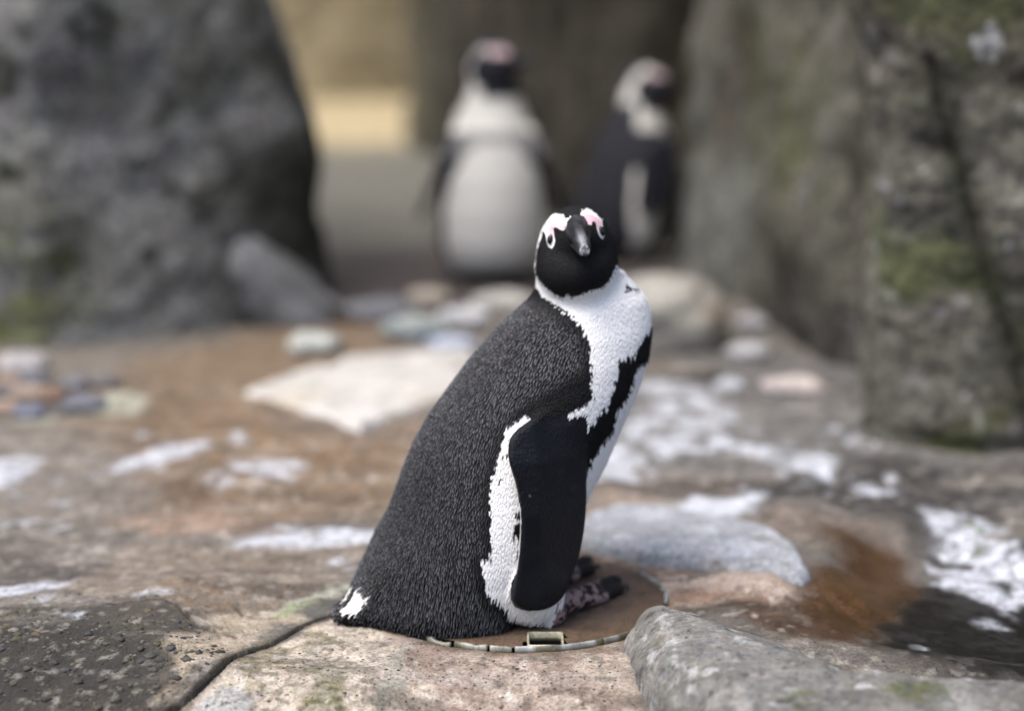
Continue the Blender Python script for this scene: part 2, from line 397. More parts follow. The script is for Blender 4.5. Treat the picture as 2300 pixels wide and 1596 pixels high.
# droppings
W = S(224, 230, 240, .78)
for i, (pp, hol) in enumerate([
    ([(-40, 1028), (60, 1030), (98, 1050), (60, 1085), (-40, 1100)], .3),
    ([(215, 1062), (300, 1028), (340, 1012), (450, 985), (462, 1008), (400, 1030), (300, 1052)], .15),
    ([(505, 1025), (600, 1012), (690, 1042), (640, 1066), (530, 1052)], .42),
    ([(515, 1212), (620, 1196), (700, 1188), (848, 1190), (838, 1222), (700, 1226), (540, 1226)], .3),
    ([(-30, 1335), (60, 1325), (165, 1312), (90, 1345), (40, 1364), (-30, 1368)], .25),
    ([(72, 1378), (85, 1368), (104, 1376), (96, 1390), (76, 1388)], .0),
    ([(333, 1370), (343, 1356), (362, 1362), (358, 1380), (340, 1384)], .0),
    ([(140, 1412), (170, 1404), (190, 1416), (160, 1424)], .5),
    ([(1480, 1150), (1556, 1108), (1640, 1120), (1720, 1102), (1700, 1130), (1640, 1168), (1530, 1172)], .1),
    ([(1540, 1148), (1560, 1112), (1620, 1125), (1690, 1110), (1640, 1155)], .0),
    ([(1430, 990), (1530, 965), (1640, 970), (1760, 985), (1880, 1035), (1860, 1068), (1740, 1030), (1600, 1010), (1480, 1030)], .53),
    ([(1400, 930), (1480, 890), (1600, 880), (1560, 960), (1470, 985), (1390, 980)], .55),
    ([(1390, 880), (1440, 850), (1560, 840), (1640, 900), (1700, 960), (1560, 950)], .63),
    ([(1330, 1000), (1400, 985), (1440, 1040), (1420, 1085), (1320, 1080)], .45),
    ([(1925, 1085), (1960, 1075), (2012, 1088), (1995, 1110), (1940, 1112)], .35),
    ([(2085, 1130), (2180, 1140), (2310, 1215), (2310, 1310), (2230, 1275), (2140, 1215), (2070, 1195)], .47),
    ([(2080, 1215), (2180, 1245), (2300, 1290), (2310, 1340), (2230, 1300), (2120, 1262)], .5),
    ([(1840, 1010), (1880, 1040), (1870, 1065), (1830, 1050)], .35),
    ([(2195, 1345), (2230, 1336), (2255, 1345), (2220, 1355)], .3),
    ([(2030, 1420), (2045, 1410), (2060, 1418), (2046, 1428)], .4),
    ([(635, 1375), (700, 1335), (805, 1298), (812, 1316), (720, 1345), (660, 1378)], .35),
    ([(750, 1260), (800, 1240), (820, 1260), (770, 1280)], .55),
    ([(615, 1175), (640, 1165), (680, 1180), (650, 1192)], .2),
    ([(30, 950), (120, 925), (270, 880), (330, 895), (320, 925), (200, 935), (80, 952)], .3),
    ([(1380, 1185), (1480, 1170), (1560, 1180), (1500, 1195)], .5),
    ([(510, 960), (545, 960), (550, 990), (520, 990)], .4)]):
    c = S(192, 196, 178, .8) if pp[0] in ((30, 950), (635, 1375)) else W
    pt.poly(pp, c, .012, .012, 30, seed=40 + i, holes=hol + .04, hsc=34, amt=.95)
for i in range(70):                                     # scattered small splashes
    a = rng.uniform(0, 1); px, py = (rng.uniform(1350, 2000), rng.uniform(860, 1110)) if a < .6 else (rng.uniform(-50, 900), rng.uniform(950, 1250))
    r = rng.uniform(6, 22)
    pt.poly([(px - r, py), (px, py - r * .3), (px + r, py), (px + r * .2, py + r * .35)], W, .007, .014, 50, seed=100 + i, amt=rng.uniform(.3, .85))
pt.poly([(2180, 1160), (2230, 1165), (2225, 1185), (2190, 1180)], S(90, 120, 70), .006, .01, 40, seed=190, amt=.7)
pt.poly([(2180, 1200), (2225, 1198), (2230, 1212), (2190, 1214)], S(70, 90, 45), .006, .01, 40, seed=191, amt=.7)
pt.poly([(620, 1380), (660, 1350), (700, 1345), (660, 1385)], S(150, 165, 118), .006, .012, 40, seed=192, amt=.7)
pt.poly([(690, 1370), (730, 1345), (790, 1330), (760, 1350), (710, 1378)], S(96, 98, 92), .006, .012, 40, seed=193, amt=.8)
# dark brown blended into the ground colour along the cracks
for ln, w in ((CRACK, .008), (CRACK_R1, .005), (CRACK_R2, .004), (CRACK_L, .003), (CRACK_L2, .003), (CRACK_F, .0015), (CR2, .003)):
    k = np.where((np.abs(Q[:, 0]) < .8) & (np.abs(Q[:, 1]) < .5))[0]
    d, t = line_d(Q[k] + .002 * np.stack([b3[k], b2[k]], 1), ln)
    full = np.zeros(len(Q)); full[k] = np.exp(-(d / w) ** 2) * .8
    pt.mix(full, S(40, 35, 26))
ground = mesh_obj("ground", np.concatenate([Q, H[:, None]], 1), grid_faces(len(gy), len(gx)), M_GROUND, color=pt.c)
tag(ground, kind="structure")
def gz(x, y): return float(ground_height(np.array([[x, y]]))[0])

# gravel cast into the conglomerate on the left: too small to pick apart
def ico(seed, sub=1):
    t = (1 + 5 ** .5) / 2
    v = np.array([(-1, t, 0), (1, t, 0), (-1, -t, 0), (1, -t, 0), (0, -1, t), (0, 1, t), (0, -1, -t), (0, 1, -t), (t, 0, -1), (t, 0, 1), (-t, 0, -1), (-t, 0, 1)], float)
    f = [(0, 11, 5), (0, 5, 1), (0, 1, 7), (0, 7, 10), (0, 10, 11), (1, 5, 9), (5, 11, 4), (11, 10, 2), (10, 7, 6), (7, 1, 8), (3, 9, 4), (3, 4, 2), (3, 2, 6), (3, 6, 8), (3, 8, 9), (4, 9, 5), (2, 4, 11), (6, 2, 10), (8, 6, 7), (9, 8, 1)]
    v /= np.linalg.norm(v[0])
    for _ in range(sub):
        cache = {}; vl = list(v); nf = []
        def mid(a, b):
            k = (min(a, b), max(a, b))
            if k not in cache:
                m = (vl[a] + vl[b]); vl.append(m / np.linalg.norm(m)); cache[k] = len(vl) - 1
            return cache[k]
        for a, b, c in f:
            ab, bc, ca = mid(a, b), mid(b, c), mid(c, a); nf += [(a, ab, ca), (b, bc, ab), (c, ca, bc), (ab, bc, ca)]
        v = np.array(vl); f = nf
    return v, np.array(f)
icv, icf = ico(0, 1)
def scatter_gravel(name, poly_px, n, sizes, cols, seed, parent, zoff=0.0, hfun=ground_height, mat=None):
    r = np.random.default_rng(seed); P = gpoly(poly_px); lo, hi = P.min(0), P.max(0)
    pts = r.uniform(lo, hi, (n * 4, 2)); pts = pts[poly_sd(pts, P) < 0][:n]
    z = hfun(pts) + zoff
    V, F, C = [], [], []
    for i, (p, zz) in enumerate(zip(pts, z)):
        s = r.uniform(*sizes) * r.choice([.5, .7, 1, 1, 1.2, 2.0]); a = r.uniform(0, 6.28)
        sc = np.array([s, s * r.uniform(.6, 1), s * .5])
        v = icv * (1 + .18 * r.standard_normal((len(icv), 1))) * sc
        v = v @ np.array([[math.cos(a), -math.sin(a), 0], [math.sin(a), math.cos(a), 0], [0, 0, 1]])
        V.append(v + np.r_[p, zz - s * .12]); F.append(icf + i * len(icv))
        c = (.65 * cols[r.integers(len(cols))] + .35 * S(84, 78, 66)) * r.uniform(.6, 1.1); C.append(np.tile(np.r_[c, 0], (len(icv), 1)))
    o = mesh_obj(name, np.vstack(V), np.vstack(F), mat or M_STONE, parent=parent, color=np.vstack(C)); o["kind"] = "stuff"
    return o
GC = [S(60, 66, 76), S(70, 70, 68), S(96, 92, 80), S(40, 42, 46), S(112, 106, 92), S(140, 136, 124), S(104, 88, 66), S(48, 50, 52), S(78, 80, 84), S(84, 80, 62), S(84, 80, 62)]
scatter_gravel("gravel", [(-60, 1400), (240, 1402), (430, 1430), (520, 1480), (330, 1600), (100, 1690), (-60, 1700)], 1100, (.0009, .0030), GC, 3, ground)
scatter_gravel("gravel", [(0, 1180), (600, 1160), (820, 1240), (520, 1430), (300, 1390), (0, 1380)], 220, (.0008, .0022), GC, 4, ground)
scatter_gravel("grit", [(440, 1580), (760, 1400), (1000, 1440), (1380, 1470), (1450, 1640), (500, 1690)], 1500, (.0004, .0011), [S(50, 48, 42), S(80, 74, 60), S(60, 62, 66), S(110, 92, 76)], 5, ground)

# ------------------------------------------------------------------ drain cover under the penguin
cover = empty("drain_cover", (RING_C[0], RING_C[1], 0))
tag(cover, "round brown drain cover with grey plastic rim under the feet of the sharp penguin", "drain cover")
nr, na = 46, 140
rr_ = np.linspace(0, RING_R - .003, nr); aa = np.linspace(0, 2 * np.pi, na, endpoint=False)
RR, AA = np.meshgrid(rr_, aa, indexing='ij')
cx_, cy_ = RR.ravel() * np.cos(AA.ravel()), RR.ravel() * np.sin(AA.ravel())
slot_c = at_z(1225, 1437, 0)[:2] - RING_C
sl = np.maximum(np.abs(cx_ - slot_c[0]) - .0172, np.abs(cy_ - slot_c[1]) - .0188)
p3 = np.stack([cx_ + RING_C[0], cy_ + RING_C[1], 0 * cx_], 1)
cz = fbm(p3, 30, 4, 300) * .0016
cc = Paint(p3[:, :2], S(94, 80, 68), .3)
q1 = fbm(p3, 16, 4, 301); q2 = fbm(p3, 50, 4, 302)
cc.mix(sstep(0, .5, q1) * .6, S(88, 68, 52), .3); cc.mix(sstep(.1, .5, q2) * .5, S(136, 112, 90), .2)
cc.mix(sstep(.09, .15, np.hypot(cx_, cy_)) * .6, S(104, 80, 58), .45)
cc.mix(sstep(.25, .5, fbm(p3, 70, 3, 303)) * .6, S(70, 50, 34), .4)
keep = sl > 0
fc_ = grid_faces(nr, na, wrap=True); fc_ = fc_[keep[fc_].all(1)]
mesh_obj("cover_plate", np.stack([cx_, cy_, cz], 1), fc_, M_GROUND, parent=cover, color=cc.c)
def sweep_arc(name, a0, a1, w, h, jag, seed, parent, c, rad=RING_R, z0=.0015):
    n = max(int(abs(a1 - a0) * 60), 6); r = np.random.default_rng(seed)
    V = []; a = np.linspace(a0, a1, n)
    z0 = z0 + 0.0
    j1 = np.convolve(r.standard_normal(n + 4), np.ones(5) / 5, 'valid') * jag
    j2 = np.convolve(r.standard_normal(n + 4), np.ones(5) / 5, 'valid') * jag
    for t, ja, jb in zip(a, j1, j2):
        for dr, dz in ((-w / 2, -h), (-w / 2 + .0006, 0), (-w / 6, .0008), (w / 6, .0008), (w / 2 - .0006, 0), (w / 2, -h)):
            rad_ = rad + dr + ja; V.append((rad_ * math.cos(t), rad_ * math.sin(t), z0 + dz + jb * .8))
    F = [tuple(int(k) for k in f) for f in grid_faces(n, 6)] + [tuple(range(6))[::-1], tuple(range((n - 1) * 6, n * 6))]
    C = np.tile(np.r_[c, .25], (len(V), 1)); C[:, :3] *= np.clip(1 + .9 * fbm(np.array(V), 90, 4, seed), .25, 1.3)[:, None]; mo = sstep(.05, .35, fbm(np.array(V), 60, 3, seed + 9))[:, None] * .8; C[:, :3] = C[:, :3] * (1 - mo) + mo * S(84, 76, 40)
    lowm = np.array([v[2] < z0 - h * .5 for v in V]); C[lowm, :3] = S(70, 62, 24)
    return mesh_obj(name, V, F, M_PLASTIC, parent=parent, color=C)
PL = S(168, 172, 170, .8)
for k, (a0, a1, w, j, c) in enumerate([(-1.62, -1.02, .0044, .0005, S(176, 180, 178)), (-1.02, -.62, .0040, .0004, PL), (-.10, .10, .0050, .0006, S(180, 186, 192)),
                                       (.13, .62, .0045, .0004, PL), (-2.02, -1.80, .006, .0022, S(150, 150, 140)), (-2.35, -2.05, .006, .0028, S(140, 140, 128)),
                                       (-2.75, -2.38, .005, .0025, S(110, 108, 92)), (-1.78, -1.64, .005, .0025, S(160, 160, 150))]):
    sweep_arc("rim", a0, a1, w, .006, j, 400 + k, cover, c)
# recessed finger slot
def slot_box():
    V, F = [], []
    def ring(w, d, z, rad, n=4):
        out = []
        for sx, sy, a0 in ((1, 1, 0), (-1, 1, 90), (-1, -1, 180), (1, -1, 270)):
            for i in range(n + 1):
                a = math.radians(a0 + 90 * i / n); out.append((slot_c[0] + sx * (w - rad) + rad * math.cos(a), slot_c[1] + sy * (d - rad) + rad * math.sin(a), z))
        return out
    specs = [(.0185, .0200, -.008, .004), (.0185, .0200, .0018, .004), (.0170, .0185, .0022, .0034), (.0164, .0179, .0012, .003), (.0162, .0177, -.0028, .003), (.0160, .0175, -.0048, .003), (.0159, .0174, -.0075, .003), (.0154, .0168, -.034, .003)]
    for sp in specs: V += ring(*sp)
    m = len(V) // len(specs)
    F = [tuple(int(k) for k in f) for f in grid_faces(len(specs), m, wrap=True)] + [tuple(range((len(specs) - 1) * m, len(specs) * m))]
    V = np.array(V)
    C = np.tile(np.r_[S(196, 192, 164), .3], (len(V), 1))
    inn_ = np.arange(len(V)) >= 3 * (len(V) // 8); k_ = inn_ & (V[:, 2] < -.0045); C[k_, :3] *= np.random.default_rng(1).uniform(.02, .5, (k_.sum(), 1)); C[inn_ & (V[:, 2] < -.006), :3] = S(14, 13, 8)  # slime drips, then the hole's darkness painted black on the lower wall
    return V, F, C
V, F, C = slot_box()
# extra rings down the wall so slime and the painted hole shade start part way down
slot = mesh_obj("finger_slot", V, F, M_PLASTIC, parent=cover, color=C); slot["label"] = "cream plastic finger slot with black slime and painted dark inside"

# ------------------------------------------------------------------ low rocks lying in the ground
def rock_patch(name, foot, height, edge, res, base, accents, label, cat="rock", mat=None, bump=.006, seed=0, tilt=(0, 0), zbase=-.03, wet=0.0, pwr=.5, group=None, big=1.0):
    foot = np.asarray(foot); lo, hi = foot.min(0) - .012, foot.max(0) + .012
    c0 = foot.mean(0)
    xs = np.arange(lo[0], hi[0], res); ys = np.arange(lo[1], hi[1], res)
    XX, YY = np.meshgrid(xs, ys); q = np.stack([XX.ravel(), YY.ravel()], 1)
    p3 = np.concatenate([q, np.full((len(q), 1), seed * 3.7)], 1)
    qq = q + np.stack([fbm(p3, 9 / big, 3, 500 + seed), fbm(p3, 9 / big, 3, 530 + seed)], 1) * edge * .5
    d = -poly_sd(qq, foot)
    t = np.clip(d / edge, 0, 1)
    prof = (1 - (1 - t) ** 2) ** pwr
    z = np.where(d > 0, prof * height, 0) + (q[:, 0] - c0[0]) * tilt[0] * prof + (q[:, 1] - c0[1]) * tilt[1] * prof
    z += fbm(p3, 12 / big, 4, 560 + seed) * bump * prof * 1.6 + fbm(p3, 60 / big, 4, 570 + seed) * bump * .5 * prof
    z = np.where(d > 0, z, np.maximum(zbase, d * 3))
    pc = Paint(q, base, wet); pc.p3 = np.concatenate([q, z[:, None]], 1)
    for i, (c, sc, lo_, hi_, amt) in enumerate(accents):
        pc.mix(sstep(lo_, hi_, fbm(pc.p3, sc, 4, 600 + seed * 7 + i)) * amt, c)
    g0 = ground_height(q) if res > .004 else 0
    zz = z + (np.median(ground_height(foot)) if res <= .004 else 0)
    keep = z > zbase + .001
    f = grid_faces(len(ys), len(xs)); f = f[keep[f].any(1)]
    used = np.unique(f); mp = np.full(len(q), -1); mp[used] = np.arange(len(used))
    V = np.concatenate([q - c0, zz[:, None]], 1)[used]
    bz = V[:, 2].min()
    o = mesh_obj(name, V, mp[f], mat or M_CONG, color=pc.c[used], loc=(c0[0], c0[1], 0))
    return tag(o, label, cat, group)

ridge = [(1398, 1462), (1405, 1425), (1428, 1376), (1480, 1353), (1560, 1353), (1650, 1367), (1750, 1402), (1850, 1441), (1960, 1468), (2100, 1482), (2300, 1489), (2600, 1500)]
HR = [.0, .012, .030, .040, .042, .043, .044, .045, .046, .046, .046, .046]
rp = np.array([at_z(a, b, h)[:2] for (a, b), h in zip(ridge, HR)])
back = rp.copy(); back[2:, 1] += .016
front = gpoly([(1405, 1500), (1425, 1545), (1480, 1596), (1540, 1680)])
foot = np.vstack([front[::-1], back, [[.95, -.20], [.95, -.50], [.16, -.50]]])
fg_rock = rock_patch("rock", foot, .056, .066, .0022, S(132, 131, 126), [(S(168, 166, 160), 40, .0, .5, .8), (S(104, 100, 90), 22, .1, .5, .6), (S(74, 73, 72), 60, .2, .45, .75), (S(196, 198, 198), 60, .2, .45, .8), (S(92, 98, 46), 9, .28, .5, .7), (S(88, 92, 104), 90, .32, .5, .5)],
                     "rough grey conglomerate rock rising in front of the drain cover rim", seed=1, bump=.006)
slab_px = [(1275, 1200), (1300, 1158), (1390, 1136), (1480, 1138), (1640, 1166), (1735, 1200), (1790, 1240), (1822, 1296), (1805, 1316), (1760, 1304), (1722, 1284), (1640, 1276), (1560, 1262), (1440, 1246), (1330, 1222)]
grey_slab = rock_patch("rock", gpoly(slab_px, .012), .020, .012, .0024, S(176, 180, 186), [(S(190, 196, 206), 24, -.1, .4, .9), (S(136, 132, 124), 14, .15, .5, .6), (S(206, 210, 216), 40, .15, .45, .6), (S(120, 112, 96), 36, .3, .55, .5)],
                       "flat pale blue grey rock behind the feet of the sharp penguin", seed=2, bump=.0035, tilt=(.03, .0), pwr=.5)

# ------------------------------------------------------------------ cliffs and boulders
def rock_column(name, levels, label, cat, base, accents, n=220, m=130, amp=.03, seed=0, mat=None, dense=None, carve=None, smooth=2, wet=0.0, vs=(1, 1, 1), sharp=0.0):
    """levels: [(z, footprint)], lofted, then weathered"""
    zs = np.array([l[0] for l in levels]); rings = []
    for z, fp in levels:
        rings.append(resample(chaikin(np.asarray(fp, float), smooth), n))
    rings = np.array(rings)
    zz = np.linspace(zs[0], zs[-1], m)
    V = np.empty((m, n, 3))
    for j in range(n):
        for k in (0, 1): V[:, j, k] = np.interp(zz, zs, rings[:, j, k])
    V[:, :, 2] = zz[:, None]
    cen = V[:, :, :2].mean(1, keepdims=True)
    tx = np.roll(V, -1, 1) - np.roll(V, 1, 1)
    nrm = np.stack([tx[..., 1], -tx[..., 0]], -1); nrm /= np.linalg.norm(nrm, axis=-1, keepdims=True) + 1e-9
    area = np.sum(V[0, :, 0] * np.roll(V[0, :, 1], -1) - np.roll(V[0, :, 0], -1) * V[0, :, 1])
    if area < 0: nrm = -nrm
    P = V.reshape(-1, 3) * np.array(vs)
    d = fbm(P, 2.2, 3, 700 + seed) * amp * 2.2 + fbm(P, 8, 4, 720 + seed) * amp + fbm(P, 32, 4, 740 + seed) * amp * .4
    rg = 1 - np.abs(fbm(P, 4.5, 3, 760 + seed)) * 2; d += amp * .6 * rg
    if carve is not None: d = d - carve(V.reshape(-1, 3))
    V[:, :, :2] += nrm * d.reshape(m, n, 1)
    c0 = np.array([*V[0].mean(0)[:2], 0])
    Pw = V.reshape(-1, 3)
    pc = Paint(Pw[:, :2], base, wet); pc.p3 = Pw * np.array(vs)
    for i, a in enumerate(accents):
        c, sc, lo_, hi_, amt = a[:5]
        w = a[5](Pw) if len(a) > 5 else 1.0
        pc.mix(np.clip(sstep(lo_, hi_, fbm(pc.p3, sc, 4, 800 + seed * 9 + i)) * amt * w, 0, 1), c)
    F = [tuple(int(k) for k in f) for f in grid_faces(m, n, wrap=True)]
    top = len(Pw); Pw = np.vstack([Pw, [[*V[-1].mean(0)[:2], zs[-1] + .15]]])
    F += [((m - 1) * n + j, (m - 1) * n + (j + 1) % n, top) for j in range(n)]
    C = np.vstack([pc.c, pc.c[-1:]])
    o = mesh_obj(name, Pw - c0, F, mat or M_CLIFF, color=C, loc=c0)
    return tag(o, label, cat)

def xat(px, y): return (px - CX) / FPX * (y + 1.96) * 1.02
bl = at_z(0, 772); br = at_z(700, 712)
e0, e1, e2, e3 = at_y(690, 500, 1.78), at_y(688, 285, 1.78), at_y(640, 140, 1.78), at_y(598, 0, 1.78)
def lfoot(dx_r, dx_l=0.0, dy=0.0):
    return [(-2.2, 1.75 + dy), (-1.25 + dx_l, 1.46 + dy), (-.83 + dx_l, 1.36 + dy), (-.79 + dx_l, 1.36 + dy), (-.60 + dx_r * .6, 1.50 + dy), (br[0] - .03 + dx_r, 1.66 + dy * .6), (br[0] + dx_r, 1.80), (br[0] - .02 + dx_r, 2.02), (-.8, 2.6), (-2.2, 2.6)]
lv = [(-.05, lfoot(.025)), (.05, lfoot(.015)), (.14, lfoot(-.005))]
for e in (e1, e2, e3):
    lv.append((e[2], lfoot(e[0] - br[0], .0, .05 * e[2])))
lv.append((1.5, lfoot(e3[0] - br[0] - .22, -.02, .10)))
moss_low = lambda P: sstep(.42, .02, P[:, 2]) * sstep(-.62, -.85, P[:, 0])
moss_edge = lambda P: sstep(-.62, -.42, P[:, 0])
left_boulder = rock_column("boulder", lv, "tall dark grey boulder with mossy edges beside the gap to the sandy wall", "boulder", S(148, 148, 145, 1.1),
    [(S(162, 164, 164, 1.0), 5, .05, .5, .7), (S(96, 96, 94, .95), 7, .1, .45, .6), (S(46, 48, 40), 13, .2, .38, .9), (S(166, 168, 168, 1.0), 22, .2, .5, .6),
     (S(92, 98, 30, 1.0), 7, -.4, .1, .95, moss_low), (S(40, 46, 20), 5, -.3, .2, .95, moss_edge), (S(86, 92, 60), 9, .2, .5, .5)],
    n=460, m=190, amp=.014, seed=1, smooth=1)
# right cliff, running back
c1 = [at_z(*p) for p in [(1535, 572), (1600, 640), (1700, 712), (1800, 765), (1930, 850)]]
def rfoot(k, t=0.0):
    f = [(c[0] + t * .5 + .02 * k, c[1] + t * .2) for k_, c in enumerate(c1)]
    return f + [(c1[-1][0] + .28 + t, c1[-1][1] - .15), (3.2, .9), (3.2, 4.0), (c1[0][0] + .5, 3.9), (c1[0][0] + .03, 3.0)]
moss_any = lambda P: sstep(.05, .5, P[:, 2])
dark_low = lambda P: sstep(.35, .0, P[:, 2])  # wall colour turns darker grey towards its foot
right_cliff = rock_column("rock_wall", [(-.08, rfoot(0)), (.25, rfoot(1, .03)), (.6, rfoot(1, .05)), (1.1, rfoot(2, .0)), (2.0, rfoot(2, -.1))],
    "receding grey brown rock wall beside the penguin seen from the side", "rock wall", S(118, 116, 102, 1.0),
    [(S(134, 138, 132, .95), 2.5, .0, .45, .8, lambda P: sstep(.75, .35, P[:, 2])), (S(84, 74, 58, .9), 4, .0, .4, .8), (S(82, 86, 36, 1.0), 6, -.05, .35, .9, moss_any), (S(52, 48, 40), 10, .1, .45, .8), (S(150, 150, 146), 22, .25, .5, .6), (S(118, 110, 94), 16, .2, .5, .5), (S(60, 60, 58), 3, -.2, .3, .6, dark_low)],
    n=420, m=170, amp=.034, seed=2, vs=(1, 1, .5))
# nearer right boulder with a slanting crack
f0 = [at_z(*p) for p in [(1972, 962), (2060, 985), (2180, 995), (2320, 1010)]]
cr_px = [(2085, 130), (2098, 215), (2130, 330), (2150, 410), (2175, 520), (2210, 640), (2245, 760), (2275, 880), (2300, 960)]
cr_w = np.array([at_y(a, b, f0[1][1] + .02) for a, b in cr_px])[:, [0, 2]]
cr_px2 = [(1972, 905), (1985, 955), (2010, 972), (2080, 968), (2140, 985), (2220, 990), (2300, 1004)]
cr_w2 = np.array([at_y(a, b, f0[1][1]) for a, b in cr_px2])[:, [0, 2]]
def carve_r(V):
    d, t = line_d(V[:, [0, 2]] + .006 * np.stack([fbm(V, 20, 2, 41), fbm(V, 20, 2, 42)], 1), cr_w)
    d2, _ = line_d(V[:, [0, 2]], cr_w2)
    fr = V[:, 1] < 1.5
    return (.017 * np.exp(-(d / .0055) ** 2) + .008 * np.exp(-(d2 / .008) ** 2)) * fr + -.02 * sstep(-.01, .03, cr_side(V)) * fr
def cr_side(V):
    xi = np.interp(V[:, 2], cr_w[::-1, 1], cr_w[::-1, 0]); return V[:, 0] - xi
def bfoot(t, d):
    return [(f0[0][0] + t, f0[0][1] + .02 + d), (f0[1][0] + t * .6, f0[1][1] + d), (f0[2][0], f0[2][1] + d), (f0[3][0], f0[3][1] + d), (1.6, .45 + d), (2.0, 2.0), (f0[0][0] + .5, 1.7), (f0[0][0] + .09 + t, f0[0][1] + .45)]
xl = lambda px, py: at_y(px, py, f0[0][1])[[0, 2]]
near_lv = [(-.06, bfoot(0, 0))]
for a, b in ((1966, 860), (1964, 640), (1945, 400), (1915, 0)):
    w = xl(a, b); near_lv.append((w[1], bfoot(w[0] - f0[0][0], .0)))
near_lv.append((1.6, bfoot(-.1, .05)))
moss_r = lambda P: .6 + .4 * sstep(.5, .0, P[:, 2])
crk = lambda P: np.exp(-(line_d(P[:, [0, 2]], cr_w)[0] / .022) ** 2) + .5 * np.exp(-(line_d(P[:, [0, 2]], cr_w2)[0] / .02) ** 2)
sp_px = [(2205, 62, .010), (2212, 80, .010), (2222, 96, .012), (2200, 100, .010), (2180, 98, .009), (2188, 122, .006), (2216, 122, .005), (1958, 430, .009), (1937, 455, .006), (2005, 428, .006), (2030, 460, .007), (2080, 380, .005), (2240, 535, .006), (2105, 700, .007), (2160, 880, .006)]
sp_w = [(at_y(a, b, f0[1][1]), r) for a, b, r in sp_px]
def splash(P):
    o = np.zeros(len(P)); wq = P[:, [0, 2]] + .007 * np.stack([fbm(P, 40, 3, 43), fbm(P, 40, 3, 44)], 1)
    for w, r in sp_w: o = np.maximum(o, sstep(r, r * .4, np.hypot(wq[:, 0] - w[0], (wq[:, 1] - w[2]) * .8)))
    return o * (P[:, 1] < 1.5)
right_boulder = rock_column("boulder", near_lv, "mossy grey brown boulder split by a long slanting crack", "boulder", S(120, 118, 106, 1.0),
    [(S(138, 138, 130, .95), 6, .1, .5, .7), (S(84, 76, 62, .9), 5, .0, .4, .7), (S(82, 92, 34, 1.05), 8, .0, .35, .9, moss_r), (S(54, 52, 46), 16, .12, .45, .8), (S(170, 170, 166, 1.0), 34, .28, .45, .6), (S(225, 228, 230, 1.0), 14, -1.5, -1.2, .9, splash), (S(48, 52, 22), 3, -1.5, -1.2, .7, crk)],
    n=620, m=300, amp=.02, seed=3, carve=carve_r, smooth=2)
# dropping splashes on the boulder are thin crusts lying on its face
# dark rock behind the pair
w0 = [at_z(*p) for p in [(925, 335), (1080, 420), (1300, 520), (1545, 565)]]
def wfoot(t):
    return [(w0[0][0], w0[0][1] + 1.4), (w0[0][0] + .01 + t, w0[0][1]), (w0[1][0] + t * .5, w0[1][1]), (w0[2][0], w0[2][1]), (w0[3][0] + .02, w0[3][1] + .05), (w0[3][0] + 1.0, w0[3][1] + .3), (w0[3][0] + 1.0, 6.0), (w0[1][0], 6.2)]
back_rock = rock_column("rock_wall", [(-.05, wfoot(0)), (.6, wfoot(.0)), (1.4, wfoot(.02)), (2.6, wfoot(.05))], "dark brown rock wall behind the two blurred penguins", "rock wall", S(84, 76, 58, .62),
    [(S(124, 120, 98, .9), 2.5, -.8, .2, .9, lambda P: sstep(-.1, -.42, P[:, 0])), (S(50, 46, 36), 4, .0, .4, .7), (S(72, 70, 34), 3, .1, .5, .6)], n=260, m=100, amp=.04, seed=4, vs=(1, 1, .4))
far_wall = rock_column("rock_wall", [(-.1, [(-6, 6.3), (2.5, 6.2), (2.5, 8), (-6, 8)]), (.3, [(-6, 6.33), (2.5, 6.23), (2.5, 8), (-6, 8)]), (3.2, [(-6, 6.5), (2.5, 6.4), (2.5, 8), (-6, 8)])], "tan sandstone wall far behind the gap between the boulders", "rock wall", S(186, 172, 138, .95),
    [(S(170, 160, 132, .95), 1.2, .0, .5, .7), (S(204, 184, 142, .95), 1.0, .1, .5, .6)], n=200, m=60, amp=.04, seed=5)

# ------------------------------------------------------------------ loose stones
def stone(name, px, py, w_px, h_px, c, label, dep=1.0, seed=0, z=0.0, sq=1.0, acc=None, cat="stone", rot=0.0, group=None, flat=None, sub=3, lean=None, sink=.5):
    """a rounded stone standing on the ground whose foot is at pixel (px, py)"""
    g = at_z(px, py, z); sc = (g[1] + 1.96) / FPX * 1.02
    rx = w_px * sc / 2; rz = (flat if flat else h_px * sc / 2); ry = rx * dep
    v, f = ico(0, sub)
    v = np.sign(v) * np.abs(v) ** sq
    v = v * (1 + .22 * fbm(v + seed * 5.1, 1.3, 3, 900 + seed)[:, None])
    v = v * np.array([rx, ry, rz])
    ca, sa = math.cos(rot), math.sin(rot)
    v[:, :2] = v[:, :2] @ np.array([[ca, sa], [-sa, ca]])
    if lean: v[:, 2] += v[:, 0] * -.45; v[:, 2] = np.minimum(v[:, 2], rz * .7 - v[:, 0] * lean[1])
    v[:, 2] -= v[:, 2].min() + rz * sink
    v += fbm(v, 30, 3, 910 + seed)[:, None] * min(rx, rz) * .08
    C = np.tile(np.r_[c, 0], (len(v), 1))
    C[:, :3] *= (1 + .3 * fbm(v, 2 / max(rx, .01), 3, 920 + seed))[:, None]
    if acc is not None:
        m = sstep(0, .4, fbm(v, 1.5 / max(rx, .01), 3, 930 + seed))[:, None]; C[:, :3] = C[:, :3] * (1 - m) + m * acc
    yy = g[1] + ry * .9
    o = mesh_obj(name, v, f, M_STONE, color=C, loc=(g[0], yy, z + gz(g[0], yy)))
    return tag(o, label, cat, group)
foot_rock = stone("rock", 628, 735, 240, 200, S(118, 120, 121), "grey wedge of rock leaning at the foot of the tall dark boulder", dep=.6, seed=1, sq=.7, acc=S(128, 130, 131), cat="rock", lean=(-.0, .9))
